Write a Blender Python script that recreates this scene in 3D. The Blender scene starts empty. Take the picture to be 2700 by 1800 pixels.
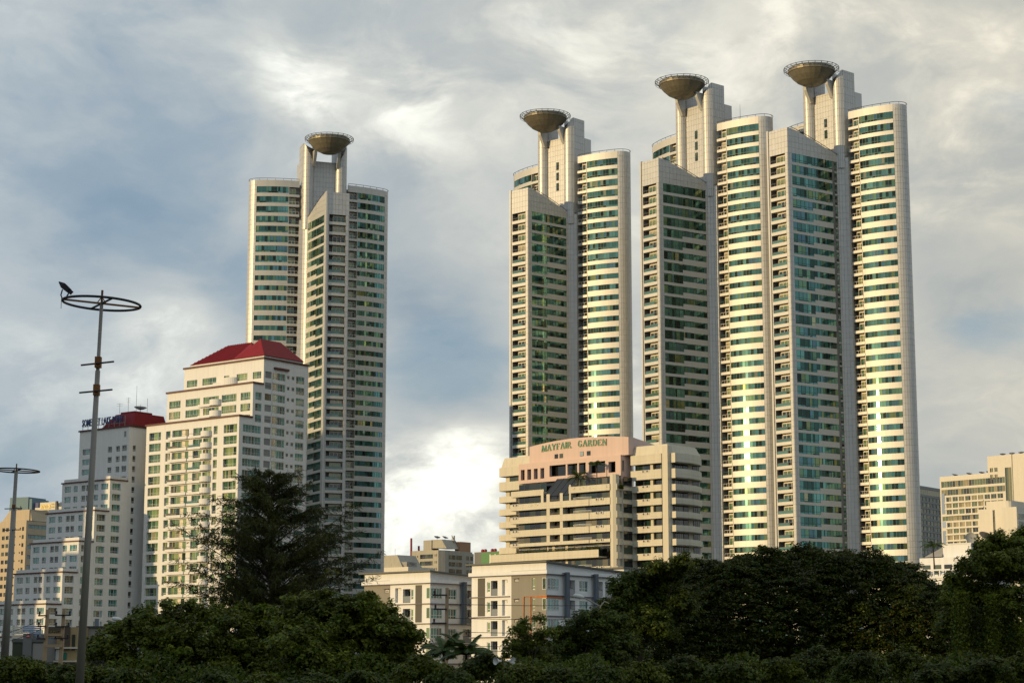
import bpy, math, random
import numpy as np
from mathutils import Vector, Matrix
random.seed(7); rng = np.random.default_rng(11)
R = math.radians; sin, cos, PI = math.sin, math.cos, math.pi

# ---------------------------------------------------------------- camera, sky, sun, exposure
scene = bpy.context.scene
col = scene.collection
EYE = 1.7
F = 5200.0                       # focal length in photo pixels (photo 2700 x 1800)
TH = math.atan(880 / F)          # camera pitch: horizon 880 px below the centre
cam_d = bpy.data.cameras.new('camera'); cam = bpy.data.objects.new('camera', cam_d); col.objects.link(cam)
cam.location = (0, 0, EYE); cam.rotation_euler = (PI / 2 + TH, 0, 0)
cam_d.sensor_width = 36; cam_d.lens = 36 * F / 2700; cam_d.clip_start = 0.5; cam_d.clip_end = 30000
scene.camera = cam

SUN_AZ = R(208)                        # compass direction towards the sun, seen from above
SUN_EL = R(6.5)
to_sun = Vector((cos(SUN_AZ) * cos(SUN_EL), sin(SUN_AZ) * cos(SUN_EL), sin(SUN_EL)))
sl = bpy.data.lights.new('sun', 'SUN'); sun = bpy.data.objects.new('sun', sl); col.objects.link(sun)
sl.energy = 3.9; sl.angle = R(0.6); sl.color = (1.0, 0.73, 0.37)
sun.rotation_euler = (-to_sun).to_track_quat('-Z', 'Y').to_euler()
sun.location = (-80, -60, 60)

scene.view_settings.view_transform = 'Standard'; scene.view_settings.look = 'None'
scene.view_settings.gamma = 1; scene.view_settings.exposure = 0.0
scene.view_settings.use_curve_mapping = False

def pixel_dir(px, py):
    u = (px - 1350) / F; v = (900 - py) / F
    return Vector((u, cos(TH) - v * sin(TH), sin(TH) + v * cos(TH))).normalized()

class NT:
    """small helper that wires shader nodes"""
    def __init__(s, tree): s.t = tree; s.n = tree.nodes; s.l = tree.links
    def node(s, kind, **kw):
        n = s.n.new(kind)
        for k, v in kw.items(): setattr(n, k, v)
        return n
    def put(s, sock, v):
        if isinstance(v, bpy.types.NodeSocket): s.l.new(v, sock)
        else: sock.default_value = v
    def math(s, op, a, b=0.0, c=None, clamp=False):
        n = s.node('ShaderNodeMath', operation=op, use_clamp=clamp); s.put(n.inputs[0], a); s.put(n.inputs[1], b)
        if c is not None: s.put(n.inputs[2], c)
        return n.outputs[0]
    def vmath(s, op, a, b=(0, 0, 0)):
        n = s.node('ShaderNodeVectorMath', operation=op); s.put(n.inputs[0], a)
        if op == 'SCALE': s.put(n.inputs['Scale'], b)
        else: s.put(n.inputs[1], b)
        return n.outputs['Value'] if op in ('DOT_PRODUCT', 'LENGTH') else n.outputs['Vector']
    def noise(s, vec, scale, detail=4, rough=.55, dist=0.0):
        n = s.node('ShaderNodeTexNoise'); s.put(n.inputs['Vector'], vec); n.inputs['Scale'].default_value = scale
        n.inputs['Detail'].default_value = detail; n.inputs['Roughness'].default_value = rough; n.inputs['Distortion'].default_value = dist
        return n.outputs['Fac']
    def mix(s, fac, a, b, mode='MIX'):
        n = s.node('ShaderNodeMix', data_type='RGBA', blend_type=mode)
        s.put(n.inputs[0], fac); s.put(n.inputs[6], a); s.put(n.inputs[7], b); return n.outputs[2]
    def ramp(s, fac, stops, interp='LINEAR'):
        n = s.node('ShaderNodeValToRGB'); r = n.color_ramp; r.interpolation = interp
        while len(r.elements) < len(stops): r.elements.new(0.5)
        for e, (p, c) in zip(r.elements, stops): e.position = p; e.color = (*c, 1)
        s.put(n.inputs[0], fac); return n.outputs[0]
    def maprange(s, v, a, b, c=0.0, d=1.0, smooth=False):
        n = s.node('ShaderNodeMapRange'); n.interpolation_type = 'SMOOTHSTEP' if smooth else 'LINEAR'; n.clamp = True
        for i, x in enumerate((v, a, b, c, d)): s.put(n.inputs[i], x)
        return n.outputs[0]

def make_world():
    w = bpy.data.worlds.new('World'); scene.world = w; w.use_nodes = True
    T = NT(w.node_tree); T.n.clear()
    sky = T.node('ShaderNodeTexSky', sky_type='NISHITA', sun_disc=False)
    sky.sun_elevation = SUN_EL; sky.sun_rotation = PI / 2 - SUN_AZ; sky.air_density = 1.0; sky.dust_density = 1.5; sky.ozone_density = 2.0
    d = T.vmath('NORMALIZE', T.node('ShaderNodeTexCoord').outputs['Generated'])
    sep = T.node('ShaderNodeSeparateXYZ'); T.put(sep.inputs[0], d)
    z = T.math('MAXIMUM', sep.outputs[2], 0.0)
    # cloud banks: noise over the directions of the sky, flattened a little so that the banks lie down
    comb = T.node('ShaderNodeCombineXYZ'); T.put(comb.inputs[0], sep.outputs[0]); T.put(comb.inputs[1], sep.outputs[1]); T.put(comb.inputs[2], T.math('MULTIPLY', z, 1.75))
    p = comb.outputs[0]
    warp = T.node('ShaderNodeTexNoise'); T.put(warp.inputs['Vector'], p); warp.inputs['Scale'].default_value = 7; warp.inputs['Detail'].default_value = 4
    pw = T.vmath('ADD', p, T.vmath('SCALE', T.vmath('SUBTRACT', warp.outputs['Color'], (.5, .5, .5)), 0.07))
    big = T.noise(T.vmath('ADD', pw, (3.1, 7.7, 0.0)), 5.2, 3, .5)
    mid = T.noise(T.vmath('ADD', pw, (11.4, 2.3, 5.0)), 11.5, 7, .56)
    fine = T.noise(pw, 34, 7, .6)
    # cloud masses where they stand in the sky: (photo px, py, spread, bright +/-, blue gap)
    banks = [(800, 240, 170, .24), (1090, 330, 190, .17), (740, 200, 110, .14), (1180, 1330, 200, .55), (1260, 1250, 150, .3), (980, 1370, 200, .34),
             (2620, 490, 170, .32), (2500, 560, 110, .12), (430, 880, 210, .30), (50, 960, 140, .26), (2300, 60, 620, .16), (1450, 40, 560, .10), (120, 120, 360, .06),
             (1150, 900, 230, -.34), (1250, 1080, 190, -.28), (650, 780, 330, -.22), (200, 340, 420, -.16), (2560, 780, 260, -.30), (2640, 1120, 200, .10),
             (1620, 1050, 160, .2), (330, 620, 320, -.22), (1500, 420, 300, -.04), (300, 1130, 240, .10), (120, 760, 200, -.2), (1050, 620, 160, -.1)]
    dd = T.vmath('NORMALIZE', T.vmath('ADD', d, T.vmath('SCALE', T.vmath('SUBTRACT', warp.outputs['Color'], (.5, .5, .5)), 0.05)))
    acc = None
    for px, py, r, amp in banks:
        v = pixel_dir(px, py); k = 1.0 / (2 * (r * .55 / F) ** 2)
        q = T.math('MULTIPLY', T.math('SUBTRACT', T.vmath('DOT_PRODUCT', dd, tuple(v)), 1.0), 2 * k)
        g = T.math('MULTIPLY', T.math('EXPONENT', q), amp)
        acc = g if acc is None else T.math('ADD', acc, g)
    n1 = T.noise(T.vmath('ADD', pw, (4.2, 1.3, 3.0)), 8.5, 10, .58, .35); e1 = T.maprange(n1, .40, .64, 0, 1, True)
    n2 = T.noise(T.vmath('ADD', pw, (8.8, 5.1, 1.0)), 19, 10, .60, .4); e2 = T.maprange(n2, .42, .66, 0, 1, True)
    lum = T.math('ADD', T.math('MULTIPLY', T.math('SUBTRACT', big, .5), 0.40), T.math('MULTIPLY', T.math('SUBTRACT', mid, .5), 0.34))
    lum = T.math('ADD', lum, T.math('MULTIPLY', T.math('SUBTRACT', e1, .5), 0.13)); lum = T.math('ADD', lum, T.math('MULTIPLY', T.math('SUBTRACT', e2, .5), 0.07))
    lum = T.math('ADD', lum, T.math('MULTIPLY', T.math('SUBTRACT', fine, .5), 0.16))
    tex = T.math('ADD', T.math('MULTIPLY', e1, .95), T.math('ADD', .12, T.math('MULTIPLY', e2, .45)))
    lum = T.math('ADD', T.math('ADD', lum, 0.585), T.math('MULTIPLY', acc, tex))
    cloud = T.ramp(lum, [(0.0, (.20, .27, .34)), (.30, (.34, .40, .445)), (.52, (.52, .54, .53)), (.70, (.70, .69, .63)), (.90, (1.0, .97, .86)), (1.0, (1.15, 1.12, 1.0))])
    # left of the view the deck is thinner and bluer, towards the right warm light seeps through
    tilt = T.maprange(sep.outputs[0], -.34, .30, 0.0, 1.0)
    warm = T.mix(T.math('MULTIPLY', tilt, T.maprange(sep.outputs[1], -.2, .7, 0.0, 1.0)), (.90, 1.0, 1.12, 1), (1.05, 1.005, .925, 1))
    cloud = T.mix(1.0, cloud, warm, 'MULTIPLY')
    gap = T.math('MULTIPLY', T.maprange(T.math('SUBTRACT', T.math('ADD', T.noise(T.vmath('ADD', pw, (1.7, 9.3, 2.0)), 7.5, 6, .55), T.math('MULTIPLY', T.math('SUBTRACT', .5, tilt), .12)), T.math('MULTIPLY', acc, .35)), .52, .74, 0, 1, True), 0.6)
    skyc = T.mix(1.0, sky.outputs[0], (.12, .12, .12, 1), 'MULTIPLY')
    blue = T.mix(.45, skyc, (.34, .50, .68, 1))
    out = T.mix(gap, cloud, blue)
    bg = T.node('ShaderNodeBackground'); T.put(bg.inputs[0], out); bg.inputs[1].default_value = 1.0
    o = T.node('ShaderNodeOutputWorld'); T.l.new(bg.outputs[0], o.inputs[0])
make_world()

# ---------------------------------------------------------------- pixel -> place
def at(px, py, Y):
    z = Y * math.tan(TH + math.atan((900 - py) / F)); d = Y * cos(TH) + z * sin(TH)
    return Vector(((px - 1350) * d / F, Y, z + EYE))
class Face:
    """a vertical plane through C (x, y) in compass direction ang: pixel -> (u along it, z)"""
    def __init__(s, C, ang): s.C = C; s.a = ang; s.d = (cos(ang), sin(ang))
    def uz(s, px, py):
        r = pixel_dir(px, py); cx, cy = s.C; dx, dy = s.d
        det = r.x * -dy + dx * r.y
        t = (cx * -dy + dx * cy) / det; u = (r.x * cy - r.y * cx) / det
        u = -u if False else ((r.x * t - cx) * dx + (r.y * t - cy) * dy)
        return u, r.z * t + EYE
    def u(s, px, py): return s.uz(px, py)[0]
    def z(s, px, py): return s.uz(px, py)[1]

# ---------------------------------------------------------------- materials
MATS = {}
def mat(name, base, rough=.6, metal=0.0, spec=.5, var=.06, ramp=None, noise=0.0, nscale=.5, streak=0.0, bump=0.0, bscale=4.0, emis=None, ior=1.5, hue=0.0, coat=0.0, unit=None):
    m = bpy.data.materials.new(name); m.use_nodes = True; T = NT(m.node_tree)
    b = T.n['Principled BSDF']; b.inputs['Roughness'].default_value = rough; b.inputs['Metallic'].default_value = metal
    b.inputs['Specular IOR Level'].default_value = spec; b.inputs['IOR'].default_value = ior; b.inputs['Coat Weight'].default_value = coat
    oi = T.node('ShaderNodeObjectInfo'); ge = T.node('ShaderNodeNewGeometry')
    rnd = T.math('FRACT', T.math('ADD', oi.outputs['Random'], ge.outputs['Random Per Island']))
    c = (*base, 1)
    tc = T.node('ShaderNodeTexCoord').outputs['Object']
    if unit:      # flats behind the glass: neighbouring panes of one room look alike
        sn = T.node('ShaderNodeVectorMath', operation='SNAP'); T.put(sn.inputs[0], T.vmath('ADD', tc, (.3, .7, .55))); sn.inputs[1].default_value = unit
        wn = T.node('ShaderNodeTexWhiteNoise', noise_dimensions='4D'); T.put(wn.inputs['Vector'], sn.outputs[0]); T.put(wn.inputs['W'], unit[0])
        rnd2 = T.math('FRACT', T.math('ADD', wn.outputs['Value'], T.math('MULTIPLY', T.math('SUBTRACT', rnd, .5), .3)))
        c = T.ramp(rnd2, ramp, 'CONSTANT')
    elif ramp: c = T.ramp(rnd, ramp, 'CONSTANT')
    val = T.math('ADD', 1 - var, T.math('MULTIPLY', T.math('FRACT', T.math('MULTIPLY', rnd, 7.31)), 2 * var))
    if noise:
        val = T.math('MULTIPLY', val, T.math('ADD', 1 - noise, T.math('MULTIPLY', T.noise(tc, nscale, 5, .6), 2 * noise)))
    if streak:
        mp = T.node('ShaderNodeMapping'); T.put(mp.inputs[0], tc); mp.inputs['Scale'].default_value = (1.6, 1.6, .06)
        st = T.maprange(T.noise(mp.outputs[0], 1.0, 6, .65), .45, .75, 1.0, 1 - streak)
        val = T.math('MULTIPLY', val, st)
    vv = T.node('ShaderNodeCombineColor')
    for i in range(3): T.put(vv.inputs[i], val)
    c = T.mix(1.0, c, vv.outputs[0], 'MULTIPLY')
    if hue:
        hs = T.node('ShaderNodeHueSaturation'); T.put(hs.inputs['Color'], c)
        T.put(hs.inputs['Hue'], T.math('ADD', .5 - hue, T.math('MULTIPLY', T.math('FRACT', T.math('MULTIPLY', rnd, 13.7)), 2 * hue))); c = hs.outputs[0]
    T.put(b.inputs['Base Color'], c)
    if bump:
        bp = T.node('ShaderNodeBump'); bp.inputs['Strength'].default_value = bump; bp.inputs['Distance'].default_value = .1
        T.put(bp.inputs['Height'], T.noise(tc, bscale, 5, .6)); T.l.new(bp.outputs[0], b.inputs['Normal'])
    if emis:
        b.inputs['Emission Color'].default_value = (*emis[0], 1); b.inputs['Emission Strength'].default_value = emis[1]
    MATS[name] = m; return m

mat('panel', (.47, .465, .445), .42, .30, .5, .04, noise=.04, nscale=.12, streak=.02)
mat('spandrel', (.50, .485, .445), .50, .22, .5, .03, noise=.05, nscale=.15, streak=.07)
mat('backing', (.16, .155, .145), .7)
mat('roofing', (.25, .25, .24), .9, noise=.15)
mat('tower_glass', (.1, .3, .27), .045, .70, .6, .20, hue=.015, unit=(3.7, 3.7, 3.3), ramp=[(0, (.028, .075, .06)), (.14, (.075, .19, .165)), (.34, (.12, .275, .235)), (.48, (.022, .05, .038)), (.60, (.095, .195, .215)), (.70, (.13, .235, .13)), (.80, (.05, .13, .105)), (.89, (.19, .235, .10)), (.93, (.015, .028, .022)), (.985, (.34, .33, .2))])
mat('balcony_glass', (.1, .2, .1), .06, .1, .7, .25, ior=1.6, hue=.02, ramp=[(0, (.10, .17, .08)), (.3, (.02, .035, .025)), (.5, (.20, .24, .10)), (.65, (.05, .11, .07)), (.85, (.34, .32, .2)), (.93, (.012, .02, .016))])
mat('dark_glass', (.01, .025, .02), .04, 0, .8, .3, ior=1.6, ramp=[(0, (.006, .014, .010)), (.35, (.012, .030, .022)), (.7, (.02, .05, .03)), (.9, (.05, .06, .03))])
mat('mullion', (.05, .075, .065), .45, .3)
mat('cream_frame', (.62, .56, .44), .5)
mat('rail_metal', (.12, .115, .11), .5, .6)
mat('rail_glass', (.06, .15, .13), .06, 0, .8, .2, ior=1.6)
mat('bronze', (.19, .17, .125), .45, .3, .5, .18, noise=.18, nscale=.4, streak=.25)
mat('louvre', (.17, .165, .15), .7, 0, .3, .1)

# ---------------------------------------------------------------- mesh helpers
class MB:
    def __init__(s): s.v = []; s.f = []
    def add(s, vs, fs):
        k = len(s.v); s.v.extend(vs); s.f.extend([tuple(i + k for i in f) for f in fs]); return s
    def box(s, x0, x1, y0, y1, z0, z1):
        if x0 > x1: x0, x1 = x1, x0
        if y0 > y1: y0, y1 = y1, y0
        return s.add([(x0, y0, z0), (x1, y0, z0), (x1, y1, z0), (x0, y1, z0), (x0, y0, z1), (x1, y0, z1), (x1, y1, z1), (x0, y1, z1)],
                     [(3, 2, 1, 0), (4, 5, 6, 7), (0, 1, 5, 4), (1, 2, 6, 5), (2, 3, 7, 6), (3, 0, 4, 7)])
    def hexa(s, lo, hi):
        """lo, hi: four (x,y,z) each, same winding"""
        return s.add(list(lo) + list(hi), [(3, 2, 1, 0), (4, 5, 6, 7), (0, 1, 5, 4), (1, 2, 6, 5), (2, 3, 7, 6), (3, 0, 4, 7)])
    def prism(s, poly, z0, z1):
        n = len(poly); zt = z1 if callable(z1) else (lambda x, y: z1); zb = z0 if callable(z0) else (lambda x, y: z0)
        return s.add([(x, y, zb(x, y)) for x, y in poly] + [(x, y, zt(x, y)) for x, y in poly],
                     [tuple(range(n))[::-1], tuple(range(n, 2 * n))] + [(i, (i + 1) % n, (i + 1) % n + n, i + n) for i in range(n)])
    def strip(s, po, pi, z0, z1):
        """ribbon between the outer and the inner polyline, z0..z1 (closed solid)"""
        n = len(po)
        for i in range(n - 1):
            a, b, c, d = po[i], po[i + 1], pi[i + 1], pi[i]
            k = len(s.v)
            s.v += [(*a, z0), (*b, z0), (*c, z0), (*d, z0), (*a, z1), (*b, z1), (*c, z1), (*d, z1)]
            fs = [(3, 2, 1, 0), (4, 5, 6, 7), (0, 1, 5, 4), (2, 3, 7, 6)]
            if i == 0: fs.append((3, 0, 4, 7))
            if i == n - 2: fs.append((1, 2, 6, 5))
            s.f += [tuple(j + k for j in f) for f in fs]
        return s
    def tube(s, pts, r, n=6, closed=False, cap=True):
        pts = [Vector(p) for p in pts]; m = len(pts); rr = r if isinstance(r, (list, tuple)) else [r] * m; k0 = len(s.v)
        up = Vector((0, 0, 1))
        for i, p in enumerate(pts):
            a = pts[(i - 1) % m] if (closed or i) else p; b = pts[(i + 1) % m] if (closed or i < m - 1) else p
            t = (b - a).normalized(); ref = up if abs(t.z) < .95 else Vector((1, 0, 0))
            x = t.cross(ref).normalized(); y = x.cross(t)
            for j in range(n): q = p + (x * cos(2 * PI * j / n) + y * sin(2 * PI * j / n)) * rr[i]; s.v.append(tuple(q))
        for i in range(m if closed else m - 1):
            for j in range(n):
                i2 = (i + 1) % m; s.f.append((k0 + i * n + j, k0 + i * n + (j + 1) % n, k0 + i2 * n + (j + 1) % n, k0 + i2 * n + j))
        if cap and not closed:
            s.f.append(tuple(k0 + j for j in range(n))[::-1]); s.f.append(tuple(k0 + (m - 1) * n + j for j in range(n)))
        return s
    def lathe(s, prof, n=24, c=(0, 0, 0), a0=0, a1=2 * PI):
        k0 = len(s.v); m = len(prof); full = abs(a1 - a0 - 2 * PI) < 1e-6; nn = n if full else n + 1
        for j in range(nn):
            t = a0 + (a1 - a0) * j / n
            for r, z in prof: s.v.append((c[0] + r * cos(t), c[1] + r * sin(t), c[2] + z))
        for j in range(n):
            for i in range(m - 1):
                a = k0 + j * m + i; b = k0 + ((j + 1) % nn) * m + i; s.f.append((a, b, b + 1, a + 1))
        return s
    def mesh(s, name, material):
        me = bpy.data.meshes.new(name); me.from_pydata(s.v, [], s.f); me.materials.append(MATS[material] if isinstance(material, str) else material); return me
    def build(s, name, material, parent=None, smooth=False):
        me = s.mesh(name, material)
        if smooth: me.polygons.foreach_set('use_smooth', [True] * len(me.polygons))
        return link(name, me, parent)
def link(name, me, parent=None):
    o = bpy.data.objects.new(name, me); col.objects.link(o)
    if parent is not None: o.parent = parent
    return o
def place(name, me, parent, loc=(0, 0, 0), rz=0.0, sc=None):
    o = link(name, me, parent); o.location = loc; o.rotation_euler = (0, 0, rz)
    if sc: o.scale = sc
    return o
def tag(o, label, cat, group=None):
    o['label'] = label; o['category'] = cat
    if group: o['group'] = group
    return o
def thing(name, label, cat, loc=(0, 0, 0), rz=0.0, group=None):
    o = bpy.data.objects.new(name, None); col.objects.link(o); o.empty_display_size = 1
    o.location = loc; o.rotation_euler = (0, 0, rz); return tag(o, label, cat, group)
class Pieces:
    """alike small pieces: the `limit` highest ranked become objects of their own, the rest one joined part"""
    def __init__(s, name, rest, material, limit=300): s.name = name; s.rest = rest; s.m = material; s.lim = limit; s.items = []
    def add(s, parent, mb, rank): s.items.append((rank, len(s.items), parent, mb))
    def finish(s, thing_):
        s.items.sort(key=lambda t: (-t[0], t[1])); 
        for _, _, par, mb in s.items[:s.lim]: mb.build(s.name, s.m, par)
        if len(s.items) > s.lim:
            j = MB()
            for _, _, _, mb in s.items[s.lim:]: j.add(mb.v, mb.f)
            o = j.build(s.rest, s.m, thing_); o['kind'] = 'stuff'

# ---------------------------------------------------------------- ground
mat('soil', (.055, .06, .03), .95, noise=.4, nscale=.05, bump=.4, bscale=.6)
g = MB(); 
n_ = 40
for i in range(n_ + 1):
    for j in range(n_ + 1):
        x = -9000 + 18000 * i / n_; y = -6000 + 18000 * j / n_; g.v.append((x, y, 0.0))
for i in range(n_):
    for j in range(n_): a = i * (n_ + 1) + j; g.f.append((a, a + n_ + 1, a + n_ + 2, a + 1))
o = g.build('ground', 'soil'); o['kind'] = 'structure'
# ---------------------------------------------------------------- the four residential towers
FH = 3.3                    # storey height
WT = 160 + EYE              # top of the curved wings
def wing_point(l):
    """plan of a wing: l metres along the curved front, returns (s, back, beta)"""
    x, y = 8.2, 3.0; N = 28; L0 = 14.0
    if l <= L0:
        st = 40; 
        for i in range(st):
            b = R(2 + 22 * (l * (i + .5) / st) / L0); x += l / st * cos(b); y += l / st * sin(b)
        return x, y, R(2 + 22 * l / L0)
    x, y, b0 = wing_point(L0); r = 3.2; b = b0 + (l - L0) / r
    cx, cy = x - r * sin(b0), y + r * cos(b0)
    return cx + r * sin(b), cy - r * cos(b), b
CAP = 14.0 + 3.2 * R(180 - 24)
def wing_path(l0, l1, n, off, side):
    out = []
    for i in range(n + 1):
        x, y, b = wing_point(l0 + (l1 - l0) * i / n); out.append((side * (x - off * sin(b)), y + off * cos(b)))
    return out
def tower(label, X, Y, a, P, Zp, views, tall, slits=0, strip=False, mast=False):
    """views: which sides of the prow and which wings face the camera ('R','L' for prow side; wings with panes)"""
    root = thing('residential_tower', label, 'tower', (X, Y, 0), R(a), 'silver towers with a disc on top')
    Zp += EYE
    panes = Pieces('window_pane', 'window_panes_below', 'tower_glass'); panels = Pieces('cladding_panel', 'cladding_panels_below', 'panel')
    rnd = random.Random(int(X * 7 + 1000))
    def clad(parent, path, ztop, zbot, inner, rows=1.65, gap=.024, rank=0):
        """panel grid on a polyline; inner = polyline .12 m behind"""
        n = len(path) - 1
        for i in range(n):
            (ax, ay), (bx, by) = path[i], path[i + 1]; (cx, cy), (dx, dy) = inner[i], inner[i + 1]
            L = math.hypot(bx - ax, by - ay); g = min(gap / max(L, .01), .2)
            p = lambda u, q=(ax, ay, bx, by): (q[0] + (q[2] - q[0]) * u, q[1] + (q[3] - q[1]) * u)
            q_ = lambda u, q=(cx, cy, dx, dy): (q[0] + (q[2] - q[0]) * u, q[1] + (q[3] - q[1]) * u)
            ta, tb = (ztop(*path[i]), ztop(*path[i + 1])) if callable(ztop) else (ztop, ztop)
            lo = zbot; k = 0; hi_all = max(ta, tb)
            while lo < hi_all - .05:
                hi = lo + rows; m = MB()
                o0, o1, i0, i1 = p(g), p(1 - g), q_(g), q_(1 - g)
                h0, h1 = min(hi - gap * 1.8, ta), min(hi - gap * 1.8, tb)
                if h0 > lo + .05 or h1 > lo + .05:
                    h0 = max(h0, lo + .02); h1 = max(h1, lo + .02)
                    m.hexa([(*o0, lo), (*o1, lo), (*i1, lo), (*i0, lo)], [(*o0, h0), (*o1, h1), (*i1, h1), (*i0, h0)])
                    panels.add(parent, m, rank + lo)
                lo = hi
    def line(p0, p1, n): return [(p0[0] + (p1[0] - p0[0]) * i / n, p0[1] + (p1[1] - p0[1]) * i / n) for i in range(n + 1)]
    floors = int((WT - 2.3) / FH)
    # ------------------------------------------------ wings
    for side in (-1, 1):
        seen = ('wl' if side < 0 else 'wr') in views
        off = [(l, o) for l, o in ((0, 1.9), (1.2, 1.9), (2.4, 1.9), (3.45, 1.9), (3.451, .42))] + [(3.5 + 10.5 * i / 10, .42) for i in range(1, 11)] + [(14 + (CAP - 14) * i / 14, .14) for i in range(15)]
        poly = []
        for l, o in off:
            x, y, b = wing_point(l); poly.append((side * (x - o * sin(b)), y + o * cos(b)))
        poly += [(side * 14, 14.5), (side * 2, 14.0), (side * 2, 4.9)]
        if side < 0: poly = poly[::-1]
        wing = MB().prism(poly, 0, WT - 1.0).build('wing', 'backing', root)
        # parapet and spandrels
        n = 14
        par = MB().strip(wing_path(0, 14, n, 0, side), wing_path(0, 14, n, .40, side), WT - 2.2, WT)
        par.build('parapet', 'spandrel', wing)
        ms = MB()
        for k in range(floors):
            ztop = WT - 2.2 - k * FH                      # head of the window band
            big = k < tall
            wh = 2.15 if big else 1.62
            # window panes
            np_ = 11; z0, z1 = ztop - wh, ztop
            if seen:
                for i in range(np_):
                    l0 = 3.55 + 10.4 * i / np_; l1 = l0 + 10.4 / np_
                    m = MB().strip(wing_path(l0 + .03, l1 - .03, 1, .13, side), wing_path(l0 + .03, l1 - .03, 1, .2, side), z0 + .03, z1 - .03)
                    panes.add(wing, m, z0 - (12 if side < 0 else 0))
                    ms.strip(wing_path(l0 - .035, l0 + .035, 1, .06, side), wing_path(l0 - .035, l0 + .035, 1, .3, side), z0, z1)
                if big: ms.strip(wing_path(3.55, 13.95, 6, .08, side), wing_path(3.55, 13.95, 6, .3, side), z0 + .62, z0 + .70)
            elif k < 8:
                for i in range(np_):
                    l0 = 3.55 + 10.4 * i / np_; l1 = l0 + 10.4 / np_
                    m = MB().strip(wing_path(l0 + .03, l1 - .03, 1, .13, side), wing_path(l0 + .03, l1 - .03, 1, .2, side), z0 + .03, z1 - .03)
                    panes.add(wing, m, z0 - 4)
            else:
                MB().strip(wing_path(3.55, 13.95, 8, .13, side), wing_path(3.55, 13.95, 8, .2, side), z0, z1).build('window_band', 'tower_glass', wing)
            MB().strip(wing_path(3.5, 14, 12, 0, side), wing_path(3.5, 14, 12, .40, side), ztop - FH, ztop - wh).build('spandrel', 'spandrel', wing)
            # balcony at the inner end of the wing
            if seen or k < 4:
                zb = ztop - FH
                MB().strip(wing_path(0, 3.46, 3, -.12, side), wing_path(0, 3.46, 3, 1.88, side), zb, zb + .78).build('balcony_slab', 'spandrel', wing)
                # door frame with two leaves at the back of the recess
                d = MB(); w0 = wing_path(1.0, 3.4, 3, 1.15, side); w1 = wing_path(1.0, 3.4, 3, 1.3, side)
                d.strip(w0, w1, zb + 2.75, zb + 3.05)
                for q in (1.0, 2.15, 3.28): d.strip(wing_path(q, q + .12, 1, 1.15, side), wing_path(q, q + .12, 1, 1.3, side), zb + .78, zb + 2.75)
                df = d.build('balcony_door', 'cream_frame', wing)
                panes_door(wing, zb, side)
                r = MB(); r.strip(wing_path(.05, 3.4, 3, .02, side), wing_path(.05, 3.4, 3, .06, side), zb + 1.62, zb + 1.70)
                for q in (.1, 1.2, 2.3, 3.35): r.strip(wing_path(q, q + .06, 1, .0, side), wing_path(q, q + .06, 1, .08, side), zb + .78, zb + 1.66)
                r.build('railing', 'cream_frame' if k % 3 else 'rail_glass', wing)
        if ms.v: 
            o = ms.build('mullion_grid', 'mullion', wing); o['kind'] = 'stuff'
        # slim jamb between balcony and windows, and the panelled round end
        MB().strip(wing_path(3.42, 3.56, 1, -.02, side), wing_path(3.42, 3.56, 1, 1.9, side), 0, WT - 2.2).build('jamb', 'spandrel', wing)
        clad(wing, wing_path(14.02, CAP, 12, 0, side), WT, WT - 1.65 * 97, wing_path(14.02, CAP, 12, .15, side))
        rail = MB(); top = [(x, y, WT + .55) for x, y in wing_path(.2, CAP, 26, -.05, side)]; rail.tube(top, .085, 5)
        for i in range(0, 27, 3): x, y, _ = top[i]; rail.tube([(x, y, WT - .02), (x, y, WT + .6)], .07, 4)
        rail.build('roof_rail', 'rail_metal', wing)
    # ------------------------------------------------ prow
    LW = math.hypot(2.0, P + .2); dx_, dy_ = 2.0 / LW, (P + .2) / LW
    def wp(l, off, sd): return (sd * (3.8 + dx_ * l - dy_ * off), -P + dy_ * l + dx_ * off)
    def wpath(l0, l1, off, sd, n=1): return [wp(l0 + (l1 - l0) * i / n, off, sd) for i in range(n + 1)]
    slope = lambda x, y: Zp - max(0.0, min(1.0, (P + y - .6) / (P + 1.5))) ** 1.25 * 6.0
    FIL = [(5.8, .2), (6.0, .85), (6.45, 1.45), (7.2, 2.0), (8.2, 2.4), (8.2, 3.0)]
    FILI = [(5.66, .22), (5.87, .93), (6.36, 1.58), (7.15, 2.14), (8.05, 2.5), (8.05, 3.0)]
    half = [(3.66, -P + 1.95), (5.64, .2), (5.85, .94), (6.34, 1.6), (7.13, 2.16), (8.05, 2.52), (8.05, 5.1)]
    poly = half + [(-x, y) for x, y in half[::-1]]
    prow = MB().prism(poly, 0, lambda x, y: slope(x, y) - .8).build('prow', 'backing', root)
    # top piece of the balcony end, solid behind the panels
    MB().box(-3.66, 3.66, -P + .14, -P + 1.96, Zp - 7.25, Zp - .3).build('end_wall', 'backing', prow)
    zt0 = Zp - 7.3; nf = int((zt0 - 2) / FH)
    for sd in (-1, 1):
        show = ('pr' if sd > 0 else 'pl') in views
        e0 = 1.55; lb = e0 + (LW - e0) * .44; lc = LW - .03
        # cladding: corner strip, upper wall, fillet to the wing
        ref = zt0 - FH * nf
        clad(prow, wpath(0, e0, 0, sd, 2), zt0, ref, wpath(0, e0, .15, sd, 2))
        clad(prow, wpath(0, LW, 0, sd, 13), slope, zt0, wpath(0, LW, .15, sd, 13), rank=6)
        ch = [(sd * x, y) for x, y in FIL]; ci = [(sd * x, y) for x, y in FILI]
        clad(prow, ch, slope, ref, ci)
        if not show:
            clad(prow, wpath(e0, LW, 0, sd, 11), zt0, ref, wpath(e0, LW, .15, sd, 11)); continue
        if strip: lc = LW - 1.9
        ms = MB()
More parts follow.
